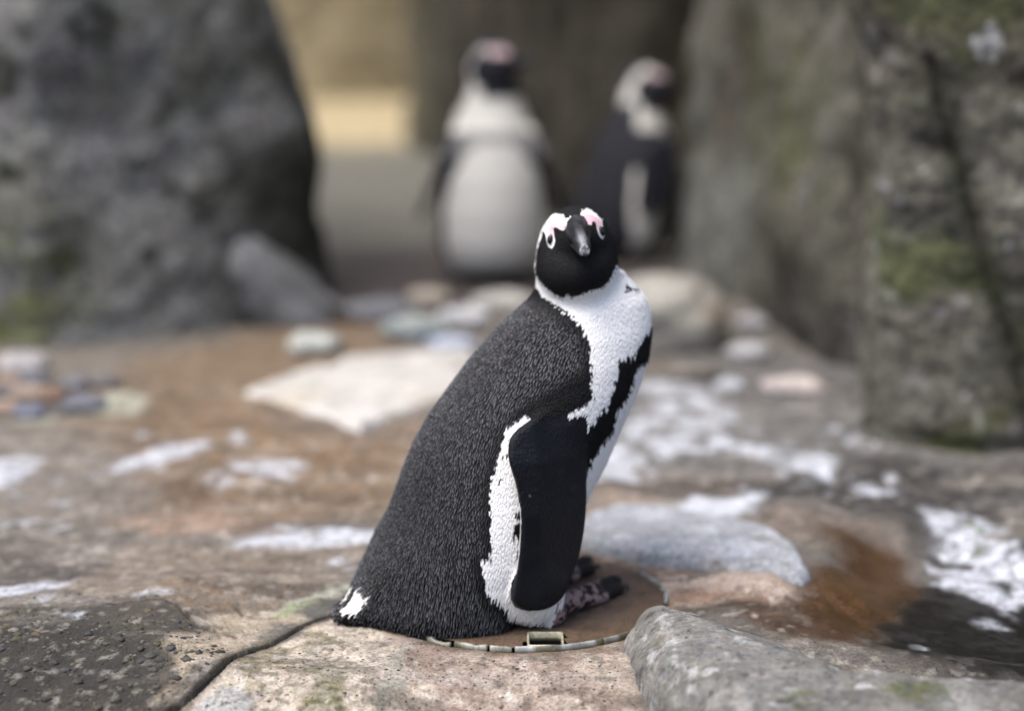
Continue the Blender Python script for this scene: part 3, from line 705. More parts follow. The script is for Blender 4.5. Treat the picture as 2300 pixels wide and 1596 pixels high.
pale_rock = stone("rock", 1500, 790, 290, 200, S(166, 164, 156), "large pale rounded rock just behind the sharp penguin's breast", dep=.8, seed=2, sq=.8, acc=S(150, 138, 122), cat="rock")
stone("stone", 700, 805, 130, 62, S(196, 200, 194), "pale greenish white stone beside the thin flat slab", dep=.7, seed=3, rot=.4)
stone("stone", 850, 725, 180, 60, S(124, 126, 132), "dark blue grey stone between the leaning wedge and the pale rubble", dep=.6, seed=4)
stone("stone", 960, 690, 110, 50, S(190, 180, 164), "cream stone near the black feet of the front facing penguin", dep=.7, seed=5)
stone("stone", 930, 765, 150, 60, S(172, 178, 172), "grey green stone behind the thin flat slab", dep=.6, seed=6, acc=S(120, 140, 150))
stone("stone", 1040, 745, 120, 60, S(204, 206, 208), "pale grey stone against the sharp penguin's back", dep=.7, seed=7)
stone("stone", 1010, 790, 120, 40, S(178, 186, 204), "bluish white stone lying at the rear edge of the thin slab", dep=.6, seed=8)
stone("stone", 1130, 700, 150, 50, S(196, 194, 188), "pale stone under the front facing penguin", dep=.6, seed=9)
stone("stone", 1685, 812, 110, 55, S(176, 176, 178), "pale grey oval stone by the large pale rock", dep=.7, seed=10)
stone("stone", 1690, 745, 80, 40, S(168, 168, 172), "small grey stone at the foot of the receding wall", dep=.7, seed=11)
stone("stone", 1790, 880, 150, 45, S(204, 194, 190), "flat pinkish white stone lying apart on the grey ground", dep=.6, seed=12)
stone("stone", 1560, 850, 120, 50, S(120, 112, 106), "brown grey stone below the large pale rock", dep=.6, seed=13)
stone("stone", 1640, 870, 70, 36, S(190, 194, 200), "small white stone among white splashes", dep=.7, seed=14)
PB = [(45, 835, 110, 60, (200, 196, 198), "pale lilac grey pebble at the mossy foot of the dark boulder"), (15, 862, 50, 34, (190, 160, 138), "salmon pebble at the mossy foot of the dark boulder"),
      (70, 865, 66, 34, (96, 104, 120), "slate blue pebble between the lilac and the tan pebbles"), (60, 900, 90, 40, (176, 150, 130), "tan pebble in the heap by the dark boulder"),
      (115, 905, 60, 40, (140, 96, 66), "rust brown pebble in the heap by the dark boulder"), (165, 880, 60, 40, (120, 122, 134), "mid grey pebble in the heap by the dark boulder"),
      (180, 915, 90, 44, (104, 110, 132), "large blue grey pebble at the right end of the pebble heap"), (60, 935, 70, 36, (100, 110, 140), "deep blue pebble at the front of the pebble heap"),
      (10, 930, 60, 40, (190, 158, 134), "peach pebble at the front of the pebble heap"), (20, 895, 50, 36, (90, 98, 112), "dark slate pebble inside the pebble heap"), (125, 935, 50, 30, (62, 60, 58), "black pebble at the front of the pebble heap"),
      (225, 870, 70, 36, (110, 108, 110), "dull grey pebble against the boulder's shadowed foot")]
for i, (a, b, w, h, c, lab) in enumerate(PB):
    stone("pebble", a, b + 6, w * 1.15, h, .6 * S(*c) + .4 * S(125, 122, 118), lab, dep=.8, seed=30 + i, cat="pebble", group="pebbles heaped by the dark boulder", sub=2)
tile = gpoly([(546, 866), (660, 826), (770, 792), (1060, 772), (1070, 852), (930, 905), (806, 944), (690, 908)], .008)
flat_slab = rock_patch("stone_slab", tile, .006, .008, .005, S(200, 198, 192), [(S(212, 210, 206), 8, -.1, .4, .7), (S(206, 192, 166), 5, .05, .5, .6)], "thin flat cream stone slab lying on the brown ground", cat="stone slab", mat=M_STONE, seed=9, bump=.0012, pwr=.5, big=3)
flat_slab.location.z = gz(tile[:, 0].mean(), tile[:, 1].mean()) + .002
# ------------------------------------------------------------------ penguins
def surface_nets(F, org, h):
    nx, ny, nz = F.shape
    s = F < 0
    c = np.zeros((nx - 1, ny - 1, nz - 1), np.uint8)
    for i in (0, 1):
        for j in (0, 1):
            for k in (0, 1): c += s[i:nx - 1 + i, j:ny - 1 + j, k:nz - 1 + k]
    act = (c > 0) & (c < 8)
    idx = np.argwhere(act); n = len(idx)
    vid = np.full(act.shape, -1, np.int64); vid[act] = np.arange(n)
    cor = [(i, j, k) for i in (0, 1) for j in (0, 1) for k in (0, 1)]
    val = {o: F[idx[:, 0] + o[0], idx[:, 1] + o[1], idx[:, 2] + o[2]] for o in cor}
    acc = np.zeros((n, 3)); cnt = np.zeros(n)
    for a in cor:
        for ax in range(3):
            if a[ax] == 0:
                b = list(a); b[ax] = 1; b = tuple(b)
                va, vb = val[a], val[b]; m = (va < 0) != (vb < 0)
                t = np.where(m, va / np.where(m, va - vb, 1), 0)
                p = np.tile(np.array(a, float), (n, 1)); p[:, ax] += t
                acc[m] += p[m]; cnt[m] += 1
    V = (idx + acc / cnt[:, None]) * h + org
    Q = []
    for ax in range(3):
        o1, o2 = [(1, 2), (2, 0), (0, 1)][ax]
        sl_a = [slice(None)] * 3; sl_b = [slice(None)] * 3
        sl_a[ax] = slice(0, -1); sl_b[ax] = slice(1, None)
        e = s[tuple(sl_a)] != s[tuple(sl_b)]
        pos = np.argwhere(e)
        ok = (pos[:, o1] > 0) & (pos[:, o2] > 0) & (pos[:, o1] < F.shape[o1] - 1) & (pos[:, o2] < F.shape[o2] - 1)
        pos = pos[ok]
        ins = s[pos[:, 0], pos[:, 1], pos[:, 2]]
        def cell(d1, d2):
            q = pos.copy(); q[:, o1] -= d1; q[:, o2] -= d2; return vid[q[:, 0], q[:, 1], q[:, 2]]
        f = np.stack([cell(1, 1), cell(0, 1), cell(0, 0), cell(1, 0)], 1)
        f[~ins] = f[~ins][:, ::-1]
        Q.append(f)
    return V, np.vstack(Q)
def lap(V, F, it, lam=.5):
    E = np.vstack([F[:, [0, 1]], F[:, [1, 2]], F[:, [2, 3]], F[:, [3, 0]]])
    n = len(V); deg = np.bincount(E[:, 0], minlength=n) + np.bincount(E[:, 1], minlength=n)
    for _ in range(it):
        A = np.stack([np.bincount(E[:, 0], V[E[:, 1], k], n) + np.bincount(E[:, 1], V[E[:, 0], k], n) for k in range(3)], 1)
        V = V + lam * (A / deg[:, None] - V)
    return V
def vnormals(V, F):
    fn = np.cross(V[F[:, 2]] - V[F[:, 0]], V[F[:, 3]] - V[F[:, 1]])
    N_ = np.stack([sum(np.bincount(F[:, k], fn[:, a], len(V)) for k in range(4)) for a in range(3)], 1)
    return N_ / (np.linalg.norm(N_, axis=1, keepdims=True) + 1e-12)
def smin(a, b, k):
    h = np.clip(.5 + .5 * (b - a) / k, 0, 1); return b * (1 - h) + a * h - k * h * (1 - h)
def ell(P, c, R, rad):
    q = ((P - c) @ R) / rad; l = np.sqrt((q ** 2).sum(-1)); return (l - 1) * min(rad) if False else (l - 1) * l / (np.sqrt(((q / rad) ** 2).sum(-1)) + 1e-9)
def rcone(P, a, b, ra, rb):
    a = np.asarray(a, float); b = np.asarray(b, float)
    e = b - a; t = np.clip(((P - a) @ e) / (e @ e), 0, 1)
    return np.linalg.norm(P - a - t[..., None] * e, axis=-1) - (ra + (rb - ra) * t)

def split_quads(V, F, m):
    """halve the marked quads in both directions, sharing edge midpoints"""
    G = F[m]; E = np.sort(np.stack([G, np.roll(G, -1, 1)], -1), -1).reshape(-1, 2)
    U_, inv = np.unique(E, axis=0, return_inverse=True); inv = inv.reshape(-1, 4)
    n0 = len(V); mids = (V[U_[:, 0]] + V[U_[:, 1]]) / 2; n1 = n0 + len(mids)
    V2 = np.vstack([V, mids, V[G].mean(1)]); c = n1 + np.arange(len(G)); e = inv + n0
    new = np.vstack([np.stack([G[:, k], e[:, k], c, e[:, k - 1]], 1) for k in range(4)])
    return V2, np.vstack([F[~m], new]), np.r_[np.zeros((~m).sum(), bool), np.ones(len(new), bool)]
class Bird:
    """body frame: f forward, r to the bird's right, u up, origin on the ground"""
    def __init__(s, O, yaw):
        s.O = np.array([O[0], O[1], O[2] if len(O) > 2 else 0.0]); c, n = math.cos(yaw), math.sin(yaw)
        s.f = np.array([c, n, 0]); s.r = np.array([n, -c, 0]); s.u = np.array([0, 0, 1.]); s.B = np.stack([s.f, s.r, s.u], 1)
        s.yaw = yaw
    def loc(s, w): return (np.asarray(w) - s.O) @ s.B
    def wor(s, l): return np.asarray(l) @ s.B.T + s.O
    def px(s, x, y, r=0.0):           # point of the plane r = const seen at a pixel
        return s.loc(at_plane(x, y, s.O + s.r * r, s.r))
    def field(s, lo, hi, h, sec, parts):
        n = np.ceil((np.array(hi) - lo) / h).astype(int)
        g = [lo[k] + h * np.arange(n[k]) for k in range(3)]
        Fm, R, U = [a.astype(np.float32) for a in np.meshgrid(*g, indexing='ij')]
        uu = g[2]; sm = lambda v: np.convolve(np.pad(v, 4, mode='edge'), np.hanning(11)[1:-1] / np.hanning(11)[1:-1].sum(), 'valid')
        fc, a, b = [sm(np.interp(uu, sec[:, 0], sec[:, k])) for k in (1, 2, 3)]
        s.sec = (uu, fc, a, b)
        df, dr = (Fm - fc) , R
        q = np.sqrt((df / a) ** 2 + (dr / b) ** 2) + 1e-6
        d = (q - 1) * np.sqrt(df ** 2 + dr ** 2) / q
        d = np.maximum(d, np.maximum(U - sec[-1, 0], sec[0, 0] - U))
        P = np.stack([Fm, R, U], -1)
        for pt_ in parts:
            fn, k = pt_[:2]
            if len(pt_) > 2:
                bl, bh = np.min(pt_[2], 0) - pt_[3] - k * 1.3, np.max(pt_[2], 0) + pt_[3] + k * 1.3
                i0 = np.clip(np.floor((bl - lo) / h).astype(int), 0, n); i1 = np.clip(np.ceil((bh - lo) / h).astype(int) + 1, 0, n)
                sl = tuple(slice(a_, b_) for a_, b_ in zip(i0, i1))
                if d[sl].size: d[sl] = smin(d[sl], fn(P[sl]), k)
            else: d = smin(d, fn(P), k)
        return surface_nets(d.astype(np.float32), np.array(lo, float), h)

def flipper_fn(poly, rf, half=.0016, rnd=.0030, side=1):
    def fn(P):
        sh = P.shape[:3]
        q2 = P[:, 0, :, :][..., [0, 2]].reshape(-1, 2)
        sd = poly_sd(q2, poly).reshape(sh[0], 1, sh[2])
        mid = rf(q2[:, 0], q2[:, 1]).reshape(sh[0], 1, sh[2])
        w1 = np.broadcast_to(sd + rnd, sh); w2 = np.abs(P[..., 1] * side - mid) - half
        return np.minimum(np.maximum(w1, w2), 0) + np.sqrt(np.maximum(w1, 0) ** 2 + np.maximum(w2, 0) ** 2) - rnd
    return fn
def inside(q, poly): return poly_sd(q, poly) < 0

BLK = np.array([.0075, .0075, .0085]); WHT = np.array([.80, .80, .79]); PNK = np.array([.72, .47, .525]); BRN = np.array([.022, .014, .011])
def z1(p): return np.array([((1850 + x / 3.192) / 1.6422, (700 + y / 3.192) / 1.6422) for x, y in p])
def z2(p): return np.array([((1500 + x / 2.128) / 1.6422, (1000 + y / 2.128) / 1.6422) for x, y in p])
def z3(p): return np.array([((1200 + x / 1.769) / 1.6422, (1600 + y / 1.769) / 1.6422) for x, y in p])
def z4(p): return np.array([((1900 + x / 3.191) / 1.6422, (1950 + y / 3.191) / 1.6422) for x, y in p])

# ---------------------------------------------------------------- feathers
def poisson(V, F, rad, seed, mask=None):
    r = np.random.default_rng(seed)
    T = np.vstack([F[:, [0, 1, 2]], F[:, [0, 2, 3]]])
    if mask is not None: T = T[mask[T].all(1)]
    ar = np.linalg.norm(np.cross(V[T[:, 1]] - V[T[:, 0]], V[T[:, 2]] - V[T[:, 0]]), axis=1) / 2
    n = int(ar.sum() / rad ** 2 * 4.0)
    t = r.choice(len(T), n, p=ar / ar.sum())
    a, b = r.random(n), r.random(n); m = a + b > 1; a[m], b[m] = 1 - a[m], 1 - b[m]
    w = np.stack([1 - a - b, a, b], 1)
    P = (V[T[t]] * w[:, :, None]).sum(1)
    cells = np.floor(P / rad).astype(int); grid = {}; keep = []
    r2 = rad * rad; Pl = P.tolist(); cl = cells.tolist()
    offs = [(i, j, k) for i in (-1, 0, 1) for j in (-1, 0, 1) for k in (-1, 0, 1)]
    for i in range(n):
        p = Pl[i]; c = cl[i]; ok = True
        for o in offs:
            for q in grid.get((c[0] + o[0], c[1] + o[1], c[2] + o[2]), ()):
                if (p[0] - q[0]) ** 2 + (p[1] - q[1]) ** 2 + (p[2] - q[2]) ** 2 < r2: ok = False; break
            if not ok: break
        if ok: grid.setdefault((c[0], c[1], c[2]), []).append(p); keep.append(i)
    keep = np.array(keep)
    return P[keep], T[t[keep]], w[keep]
def feathers(P, Nn, D, L, Wd, lift, c_root, c_tip, seed, streak=False):
    """one narrow keeled blade per point: 7 vertices, 6 triangles"""
    r = np.random.default_rng(seed); n = len(P)
    D = D - (D * Nn).sum(1, keepdims=True) * Nn; D /= np.linalg.norm(D, axis=1, keepdims=True) + 1e-9
    B = np.cross(Nn, D)
    L = L[:, None]; Wd = Wd[:, None]; lf = lift[:, None]
    v = [P - Nn * .0006,
         P + D * L * .45 + B * Wd + Nn * lf * .25, P + D * L * .45 + Nn * (lf * .55 + Wd * .45), P + D * L * .45 - B * Wd + Nn * lf * .25,
         P + D * L * .82 + B * Wd * .6 + Nn * lf * .55, P + D * L * .82 + Nn * (lf * .8 + Wd * .3), P + D * L * .82 - B * Wd * .6 + Nn * lf * .55,
         P + D * L + Nn * lf * .7]
    V = np.stack(v, 1).reshape(-1, 3)
    f = np.array([(0, 2, 1), (0, 3, 2), (1, 2, 5), (1, 5, 4), (2, 3, 6), (2, 6, 5), (4, 5, 7), (5, 6, 7)])
    F = (f[None] + 8 * np.arange(n)[:, None, None]).reshape(-1, 3)
    k = np.array([0, .0, .12, .0, .02, 1, .02, .35]) if streak else np.array([0, .35, .75, .35, .7, 1, .7, .85])
    C = c_root[:, None, :] * (1 - k[None, :, None]) + c_tip[:, None, :] * k[None, :, None]
    return V, F, C.reshape(-1, 3)

# ---------------------------------------------------------------- the sharp penguin
YAW = math.radians(22)
Og = at_z(1080, 1352, 0)
bird = Bird((Og[0], Og[1], 0), YAW)
rows = [(610, 1215, 1398, .040), (640, 1205, 1428, .046), (668, 1190, 1450, .053), (700, 1150, 1461, .060), (740, 1108, 1465, .069), (800, 1057, 1459, .079), (860, 1013, 1441, .086), (920, 969, 1417, .091),
        (980, 934, 1390, .095), (1040, 909, 1362, .098), (1100, 888, 1328, .101), (1160, 866, 1303, .103), (1220, 842, 1287, .104), (1270, 822, 1276, .103), (1310, 806, 1262, .101), (1338, 800, 1245, .098), (1352, 815, 1225, .092)]
sec = []
for y, xl_, xr_, b in rows:
    c = bird.px((xl_ + xr_) / 2, y); w = bird.wor(c); dep = (w - CAM) @ FW
    ext = (xr_ - xl_) / 2 * dep / FPX
    a = math.sqrt(max(ext ** 2 - (b * math.sin(YAW)) ** 2, 1e-5)) / math.cos(YAW)
    sec.append((c[2], c[0], a, b))
sec = np.array(sec)[::-1]
# head, turned back over the shoulder towards the viewer
Hc_w = at_plane(1293, 560, bird.O + bird.r * .014, bird.r)
hd = CAM - Hc_w; az = math.atan2(hd[0], -hd[1]) + math.radians(11)
HFW = np.array([math.sin(az), -math.cos(az), 0.02]); HFW /= np.linalg.norm(HFW)
HR_ = np.cross(HFW, [0, 0, 1.]); HR_ /= np.linalg.norm(HR_); HU = np.cross(HR_, HFW)        # HR_: image-left side is -HR_? (bird's right)
roll = math.radians(-8)
HR2 = HR_ * math.cos(roll) + HU * math.sin(roll); HU2 = -HR_ * math.sin(roll) + HU * math.cos(roll)
HB = np.stack([HFW, HR2, HU2], 1)                        # head axes in world
hl = lambda p: bird.loc(Hc_w + HB @ np.array(p, float))  # head point -> body frame
HBl = bird.B.T @ HB
px2m = ((Hc_w - CAM) @ FW) / FPX
def hz(zx, zy, fwd):                                     # zoom pixel -> world at given forward offset from the head centre plane
    p = z1([(zx, zy)])[0]; d = ray(*p); k = ((Hc_w - CAM) @ FW - fwd) / (d @ FW); return CAM + d * k
cran = bird.loc(hz(880, 520, .0)); jaw = bird.loc(hz(885, 850, -.004)); nape = bird.loc(hz(865, 640, -.020)); muz = bird.loc(hz(915, 560, .026)); chin = bird.loc(hz(890, 980, .010))
HEAD_R = HBl
parts = [
    (lambda P: ell(P, jaw, HEAD_R, np.array([.040, .0415, .034])), .020, [jaw], .045),
    (lambda P: ell(P, chin, HEAD_R, np.array([.032, .033, .026])), .016, [chin], .036),
    (lambda P: ell(P, nape, HEAD_R, np.array([.036, .0365, .036])), .020, [nape], .04),
    (lambda P: ell(P, cran, HEAD_R, np.array([.036, .0315, .0285])), .012, [cran], .04),
    (lambda P: ell(P, muz, HEAD_R, np.array([.026, .018, .019])), .014, [muz], .03),
]
# flippers
fl_px = [(1262, 898), (1300, 925), (1304, 955), (1311, 1010), (1316, 1080), (1315, 1150), (1308, 1210), (1294, 1268), (1272, 1315), (1240, 1348), (1205, 1363), (1172, 1364), (1154, 1352), (1151, 1338), (1158, 1300),
         (1166, 1240), (1170, 1180), (1166, 1120), (1156, 1075), (1145, 1045), (1141, 1015), (1144, 988), (1160, 965), (1195, 940), (1225, 915)]
u_sh = bird.px(1250, 920, .08)[2]
def rf(f, u):
    base = np.interp(u, [0, u_sh - .10, u_sh - .045, u_sh, u_sh + .03], [.113, .112, .104, .088, .070])
    return base - .35 * np.maximum(f - .02, 0)
def flp(x, y):
    r = .1
    for _ in range(5):
        p = bird.px(x, y, r); r = float(rf(p[0], p[2]))
    return p[[0, 2]]
FLP = chaikin(np.array([flp(x, y) for x, y in fl_px]), 1)
fbx = lambda sd: [np.array([FLP[:, 0].min(), sd * .03, FLP[:, 1].min()]), np.array([FLP[:, 0].max(), sd * .12, FLP[:, 1].max()])]
parts += [(flipper_fn(FLP, rf, side=1), .006, fbx(1), .012), (flipper_fn(FLP, rf, side=-1), .006, fbx(-1), .012)]
# tail and feet
tt = bird.px(772, 1404); tr = np.array([tt[0] + .075, 0, .050])
parts.append((lambda P: rcone(P * np.array([1, .75, 1]), tr, np.array([tt[0] + .010, 0, .009]), .040, .008), .03, [tr, tt], .06))
parts.append((lambda P: rcone(P * np.array([1, .6, 1.4]), np.array([tt[0] + .06, 0, .024]), np.array([tt[0] + .006, 0, .010]), .022, .008), .015, [tr, tt], .06))
heel = bird.loc(at_z(1242, 1376, .012)); t1 = bird.loc(at_z(1391, 1322, .007)); t2 = bird.loc(at_z(1378, 1303, .012)); kn = bird.loc(at_z(1268, 1350, .016))
t3 = kn + np.array([.055, -.022, -.010])
ank = heel + np.array([-.012, -.004, .035])
shift = np.array([0, -.074, 0])
def web(P, a, b, c, th):
    a, b, c = [np.asarray(v) for v in (a, b, c)]
    n = np.cross(b - a, c - a); n = n / np.linalg.norm(n)
    dd = np.abs((P - a) @ n)
    out = np.zeros(P.shape[:3]) - 1e9
    cen = (a + b + c) / 3
    for p, q in ((a, b), (b, c), (c, a)):
        m = np.cross(n, q - p); m /= np.linalg.norm(m)
        if (cen - p) @ m > 0: m = -m
        out = np.maximum(out, (P - p) @ m)
    return np.sqrt(np.maximum(out, 0) ** 2 + dd ** 2) - th
def foot_parts(sh):
    h_, a_, b_, c_, k_, n_ = [v + sh for v in (heel, t1, t2, t3, kn, ank)]
    bx_ = [h_, h_ + np.array([-.05, 0, .06]), a_, b_, c_, k_, n_]
    return [q_ + (bx_, .022) for q_ in [(lambda P: ell(P, h_ + np.array([-.022, .004, .030]), np.eye(3), np.array([.030, .022, .034])), .012), (lambda P: rcone(P, n_, h_, .020, .0125), .008), (lambda P: rcone(P, h_, k_, .0125, .0105), .006),
            (lambda P: rcone(P, h_ + (k_ - h_) * .6, a_, .0095, .0060), .004), (lambda P: rcone(P, k_, b_, .0095, .0068), .004), (lambda P: rcone(P, k_, c_, .009, .006), .004),
            (lambda P: web(P, k_, k_ + (a_ - k_) * .8, k_ + (b_ - k_) * .75, .003), .004), (lambda P: web(P, k_, k_ + (b_ - k_) * .75, k_ + (c_ - k_) * .8, .003), .004)]]
parts += foot_parts(np.zeros(3)) + foot_parts(shift)
HSTEP = .0021
V, F = bird.field((-.235, -.135, -.004), (.205, .135, .455), HSTEP, sec, parts)
V = lap(V, F, 3)
head_q = V[F].mean(1)[:, 2] > bird.loc(hz(880, 900, .02))[2]
for _ in range(2): V, F, head_q = split_quads(V, F, head_q)
V[:, 2] = np.maximum(V[:, 2], -.0015)
Nl = vnormals(V, F)

# plumage pattern -----------------------------------------------------------
brow_l = z1([(392, 900), (400, 740), (420, 600), (440, 500), (520, 390), (575, 315), (620, 282), (680, 282), (725, 300), (755, 338), (790, 330), (850, 318), (832, 350), (790, 390), (765, 440), (725, 482), (690, 470), (665, 450), (625, 435), (610, 460), (620, 540), (632, 600), (615, 660), (592, 692), (552, 672), (530, 604), (518, 530), (500, 497), (485, 480), (470, 560), (440, 640), (412, 740), (405, 900)])
pink_l = z1([(565, 545), (545, 450), (590, 395), (650, 360), (725, 345), (772, 380), (755, 440), (722, 478), (690, 468), (665, 448), (625, 433), (606, 460), (612, 540)])
brow_r = z1([(925, 285), (960, 255), (995, 222), (1050, 240), (1100, 275), (1150, 322), (1185, 365), (1190, 420), (1200, 470), (1216, 530), (1192, 586), (1155, 552), (1138, 515), (1125, 470), (1112, 402), (1085, 368), (1065, 375), (1060, 412), (1030, 420), (995, 385), (955, 335)])
pink_r = z1([(945, 305), (985, 285), (1060, 290), (1125, 325), (1175, 372), (1182, 410), (1150, 440), (1125, 450), (1113, 400), (1082, 366), (1062, 385), (1055, 412), (1020, 412), (975, 355)])
face_low = z1([(300, 560), (380, 780), (395, 900), (402, 1000), (440, 1055), (520, 1150), (600, 1210), (700, 1272), (742, 1270), (772, 1225), (810, 1262), (850, 1255), (940, 1230), (1040, 1185), (1180, 1150), (1262, 1080), (1318, 965), (1345, 905), (1378, 880), (1480, 840), (1480, 150), (300, 150)])
pole_up = z1([(300, 960), (402, 1120), (480, 1262), (560, 1305), (640, 1350), (700, 1392), (780, 1432), (830, 1490), (890, 1530), (920, 1596)])
black_back = np.vstack([[(0, 640), (1100, 600)], pole_up, z2([(1270, 310), (1340, 380), (1385, 430), (1430, 500), (1445, 600), (1450, 700), (1450, 800), (1450, 870), (1462, 940), (1472, 990), (1420, 1030), (1375, 1070), (1340, 1085), (1180, 1150), (1010, 1172), (930, 1128), (860, 1178), (785, 1215), (770, 1300), (728, 1385), (752, 1432), (715, 1500), (700, 1590)]),
                        z3([(1160, 60), (1132, 110), (1112, 200), (1092, 290), (1072, 380), (1092, 440), (1080, 600), (1096, 720), (1060, 820), (1010, 815), (1032, 900), (1052, 985), (1110, 1045), (1190, 1115), (1215, 1175), (1260, 1215), (1310, 1225), (1400, 1240), (1400, 1500), (-200, 1500)]), [(0, 1700)]])
band = np.vstack([z2([(2050, 300), (1935, 395), (1890, 480), (1820, 570), (1812, 630), (1720, 655), (1668, 685), (1672, 800), (1630, 840), (1642, 920), (1600, 980), (1590, 1060), (1545, 1060), (1490, 1170), (1440, 1200), (1428, 1280), (1400, 1310), (1412, 1370), (1370, 1420)]),
                  z3([(1640, 230), (1560, 330), (1420, 420), (1300, 470), (1262, 478), (1245, 500), (1262, 530), (1290, 560), (1232, 590), (1228, 650), (1290, 680), (1255, 760), (1270, 850), (1320, 850), (1400, 600), (1560, 420), (1690, 260)]),
                  z2([(1430, 1560), (1470, 1450), (1560, 1320), (1640, 1230), (1630, 1190), (1650, 1090), (1740, 980), (1782, 870), (1800, 770), (1890, 680), (1935, 560), (2050, 500)])])
tail_white = z3([(120, 975), (215, 985), (295, 1045), (280, 1095), (250, 1125), (215, 1160), (175, 1150), (60, 1145), (60, 1060)])
spots = [z1([(1455, 1150), (1478, 1100), (1500, 1135), (1540, 1160), (1590, 1160), (1605, 1190), (1550, 1180), (1510, 1190), (1480, 1220), (1445, 1205), (1470, 1180)]),
         z3([(1128, 280), (1150, 275), (1152, 300), (1132, 306)]), z3([(1140, 130), (1185, 118), (1180, 128), (1150, 136)])]
def pattern(L, jitter=0.0, seed=0):
    """colour, kind (0 black, 1 white, 2 pink skin, 3 flipper, 4 foot) of body-frame points"""
    n = len(L); j = np.zeros((n, 2))
    if jitter:
        r = np.random.default_rng(seed); j = r.standard_normal((n, 2)) * jitter
    M = L.copy(); M[:, 1] = np.abs(M[:, 1])
    pm = proj(bird.wor(M)) + j
    w = bird.wor(L); pf = proj(w) + j * .6
    hq = (w - Hc_w) @ HB
    kind = np.ones(n, int)
    kind[inside(pm, black_back)] = 0
    kind[inside(pm, band)] = 0
    cen_f = np.interp(L[:, 2], bird.sec[0], bird.sec[1])
    kind[inside(pf, black_back) & (L[:, 0] < cen_f - .012) & (L[:, 2] > .2)] = 0
    for s_ in spots[1:]: kind[inside(pm, s_)] = 0
    kind[inside(pf, spots[0]) & (L[:, 1] > -.02)] = 0
    # mirrored far side of the neck and the nape: black
    nape_ = (hq[:, 0] < -.030) & (L[:, 2] > .30) & (np.abs(hq[:, 1]) < .028) & (L[:, 0] < .06); kind[nape_] = 0
    tw = inside(pm, tail_white) & (np.abs(L[:, 1]) > .004) ; kind[tw] = 1
    # head
    head = (L[:, 2] > bird.loc(hz(880, 1330, .02))[2]) & (hq[:, 0] > -.055)
    fr = head & (hq[:, 0] > -.022) & inside(pf, face_low)
    kind[fr] = 0
    bk = head & ~(hq[:, 0] > -.022) & (hq[:, 2] > -.005); 
    ang = np.abs(hq[:, 1])
    kind[bk] = np.where((ang[bk] > .020) & (hq[bk, 2] < .022), 1, 0)
    sb = fr & (inside(pf, brow_l) | inside(pf, brow_r)) & (hq[:, 0] > -.030); kind[sb] = 1
    pk = fr & (inside(pf, pink_l) | inside(pf, pink_r)); kind[pk] = 2
    # feet
    ft = (L[:, 2] < .030) & (L[:, 0] > heel[0] - .004) & (pm[:, 0] > 1222); kind[ft] = 4
    # flippers
    sd = poly_sd(M[:, [0, 2]], FLP); rm = rf(M[:, 0], M[:, 2])
    fl = (sd < .003) & (M[:, 1] > rm - .0066) & (M[:, 2] < u_sh - .004); kind[fl] = 3
    inner = fl & (M[:, 1] < rm - .002); 
    C = np.zeros((n, 4)); C[:, :3] = WHT
    C[kind == 0, :3] = BLK
    C[kind == 2, :3] = PNK
    C[kind == 3] = np.r_[.0065, .0075, .0105, 1.0]
    if True:
        k3 = kind == 3; s1 = fbm(L[k3] * np.array([1, 1, 2.5]), 60, 4, 33)
        C[k3, :3] *= (1 + .8 * sstep(.2, .6, s1))[:, None]
        tiny = vnoise(L[k3] * 520, 9) > .95; C[np.where(k3)[0][tiny], :3] = .12
        edge = (kind == 3) & (sd > -.0022) & (pm[:, 0] < 1190) & (pm[:, 1] > 1130) & (pm[:, 1] < 1290) & (M[:, 1] < rm + .001); C[edge, :3] = .55
    C[inner & (sd < -.004), :3] = .25
    k4 = kind == 4
    blot = fbm(L[k4], 130, 3, 61) + .5 * fbm(L[k4], 300, 2, 62)
    toe = sstep(t1[0] - .030, t1[0] - .008, L[k4, 0])
    m = sstep(-.01, .07, blot - .05 - 1.2 * toe)[:, None]
    C[k4, :3] = (1 - m) * np.array([.012, .011, .013]) + m * np.array([.25, .175, .175]); C[k4, 3] = .6
    return C, kind, hq
C, kind, hq = pattern(V, 0)
# soften colour borders of bare skin only
peng = empty("penguin", bird.O); peng.rotation_euler = (0, 0, YAW)
tag(peng, "sharp black and white penguin looking over its shoulder, hunched on the round drain cover", "penguin", "penguins on the rocks")
def to_obj(L):           # body frame (f, r, u) -> object space (x forward, y left, z up)
    return np.stack([L[:, 0], -L[:, 1], L[:, 2]], 1)
body = mesh_obj("body", to_obj(V), F[:, ::-1], M_BODY, parent=peng, color=C)

def flow(L):
    u = L[:, 2]; f = L[:, 0]
    fx = np.interp(u, [0, .05, .12, .22, .30, .36, .42], [-.35, -.12, -.10, -.42, -.70, -.85, -.5])
    fx = fx - .55 * sstep(-.10, -.17, f) * sstep(.14, .03, u)
    fx = np.where(f > .09, fx * .35 - .1, fx)
    D = np.stack([fx, 0 * fx, -np.ones(len(L))], 1)
    D[:, 0] += .28 * fbm(L, 28, 2, 71); D[:, 1] += .22 * fbm(L, 28, 2, 72)
    return D
fm = (kind == 0) | (kind == 1)
Pf, Tf, Wf = poisson(V, F, .0022, 5, fm)
Nf = (Nl[Tf] * Wf[:, :, None]).sum(1); Nf /= np.linalg.norm(Nf, axis=1, keepdims=True)
Cf, kf, hqf = pattern(Pf, 2.6, 6)
eye_l, eye_r = [np.array(e) for e in z1([(582, 585), (1170, 490)])]
pe_ = proj(bird.wor(Pf)); near_eye = (np.minimum(np.hypot(*(pe_ - eye_l).T), np.hypot(*(pe_ - eye_r).T)) < 24) & (hqf[:, 0] > -.01)
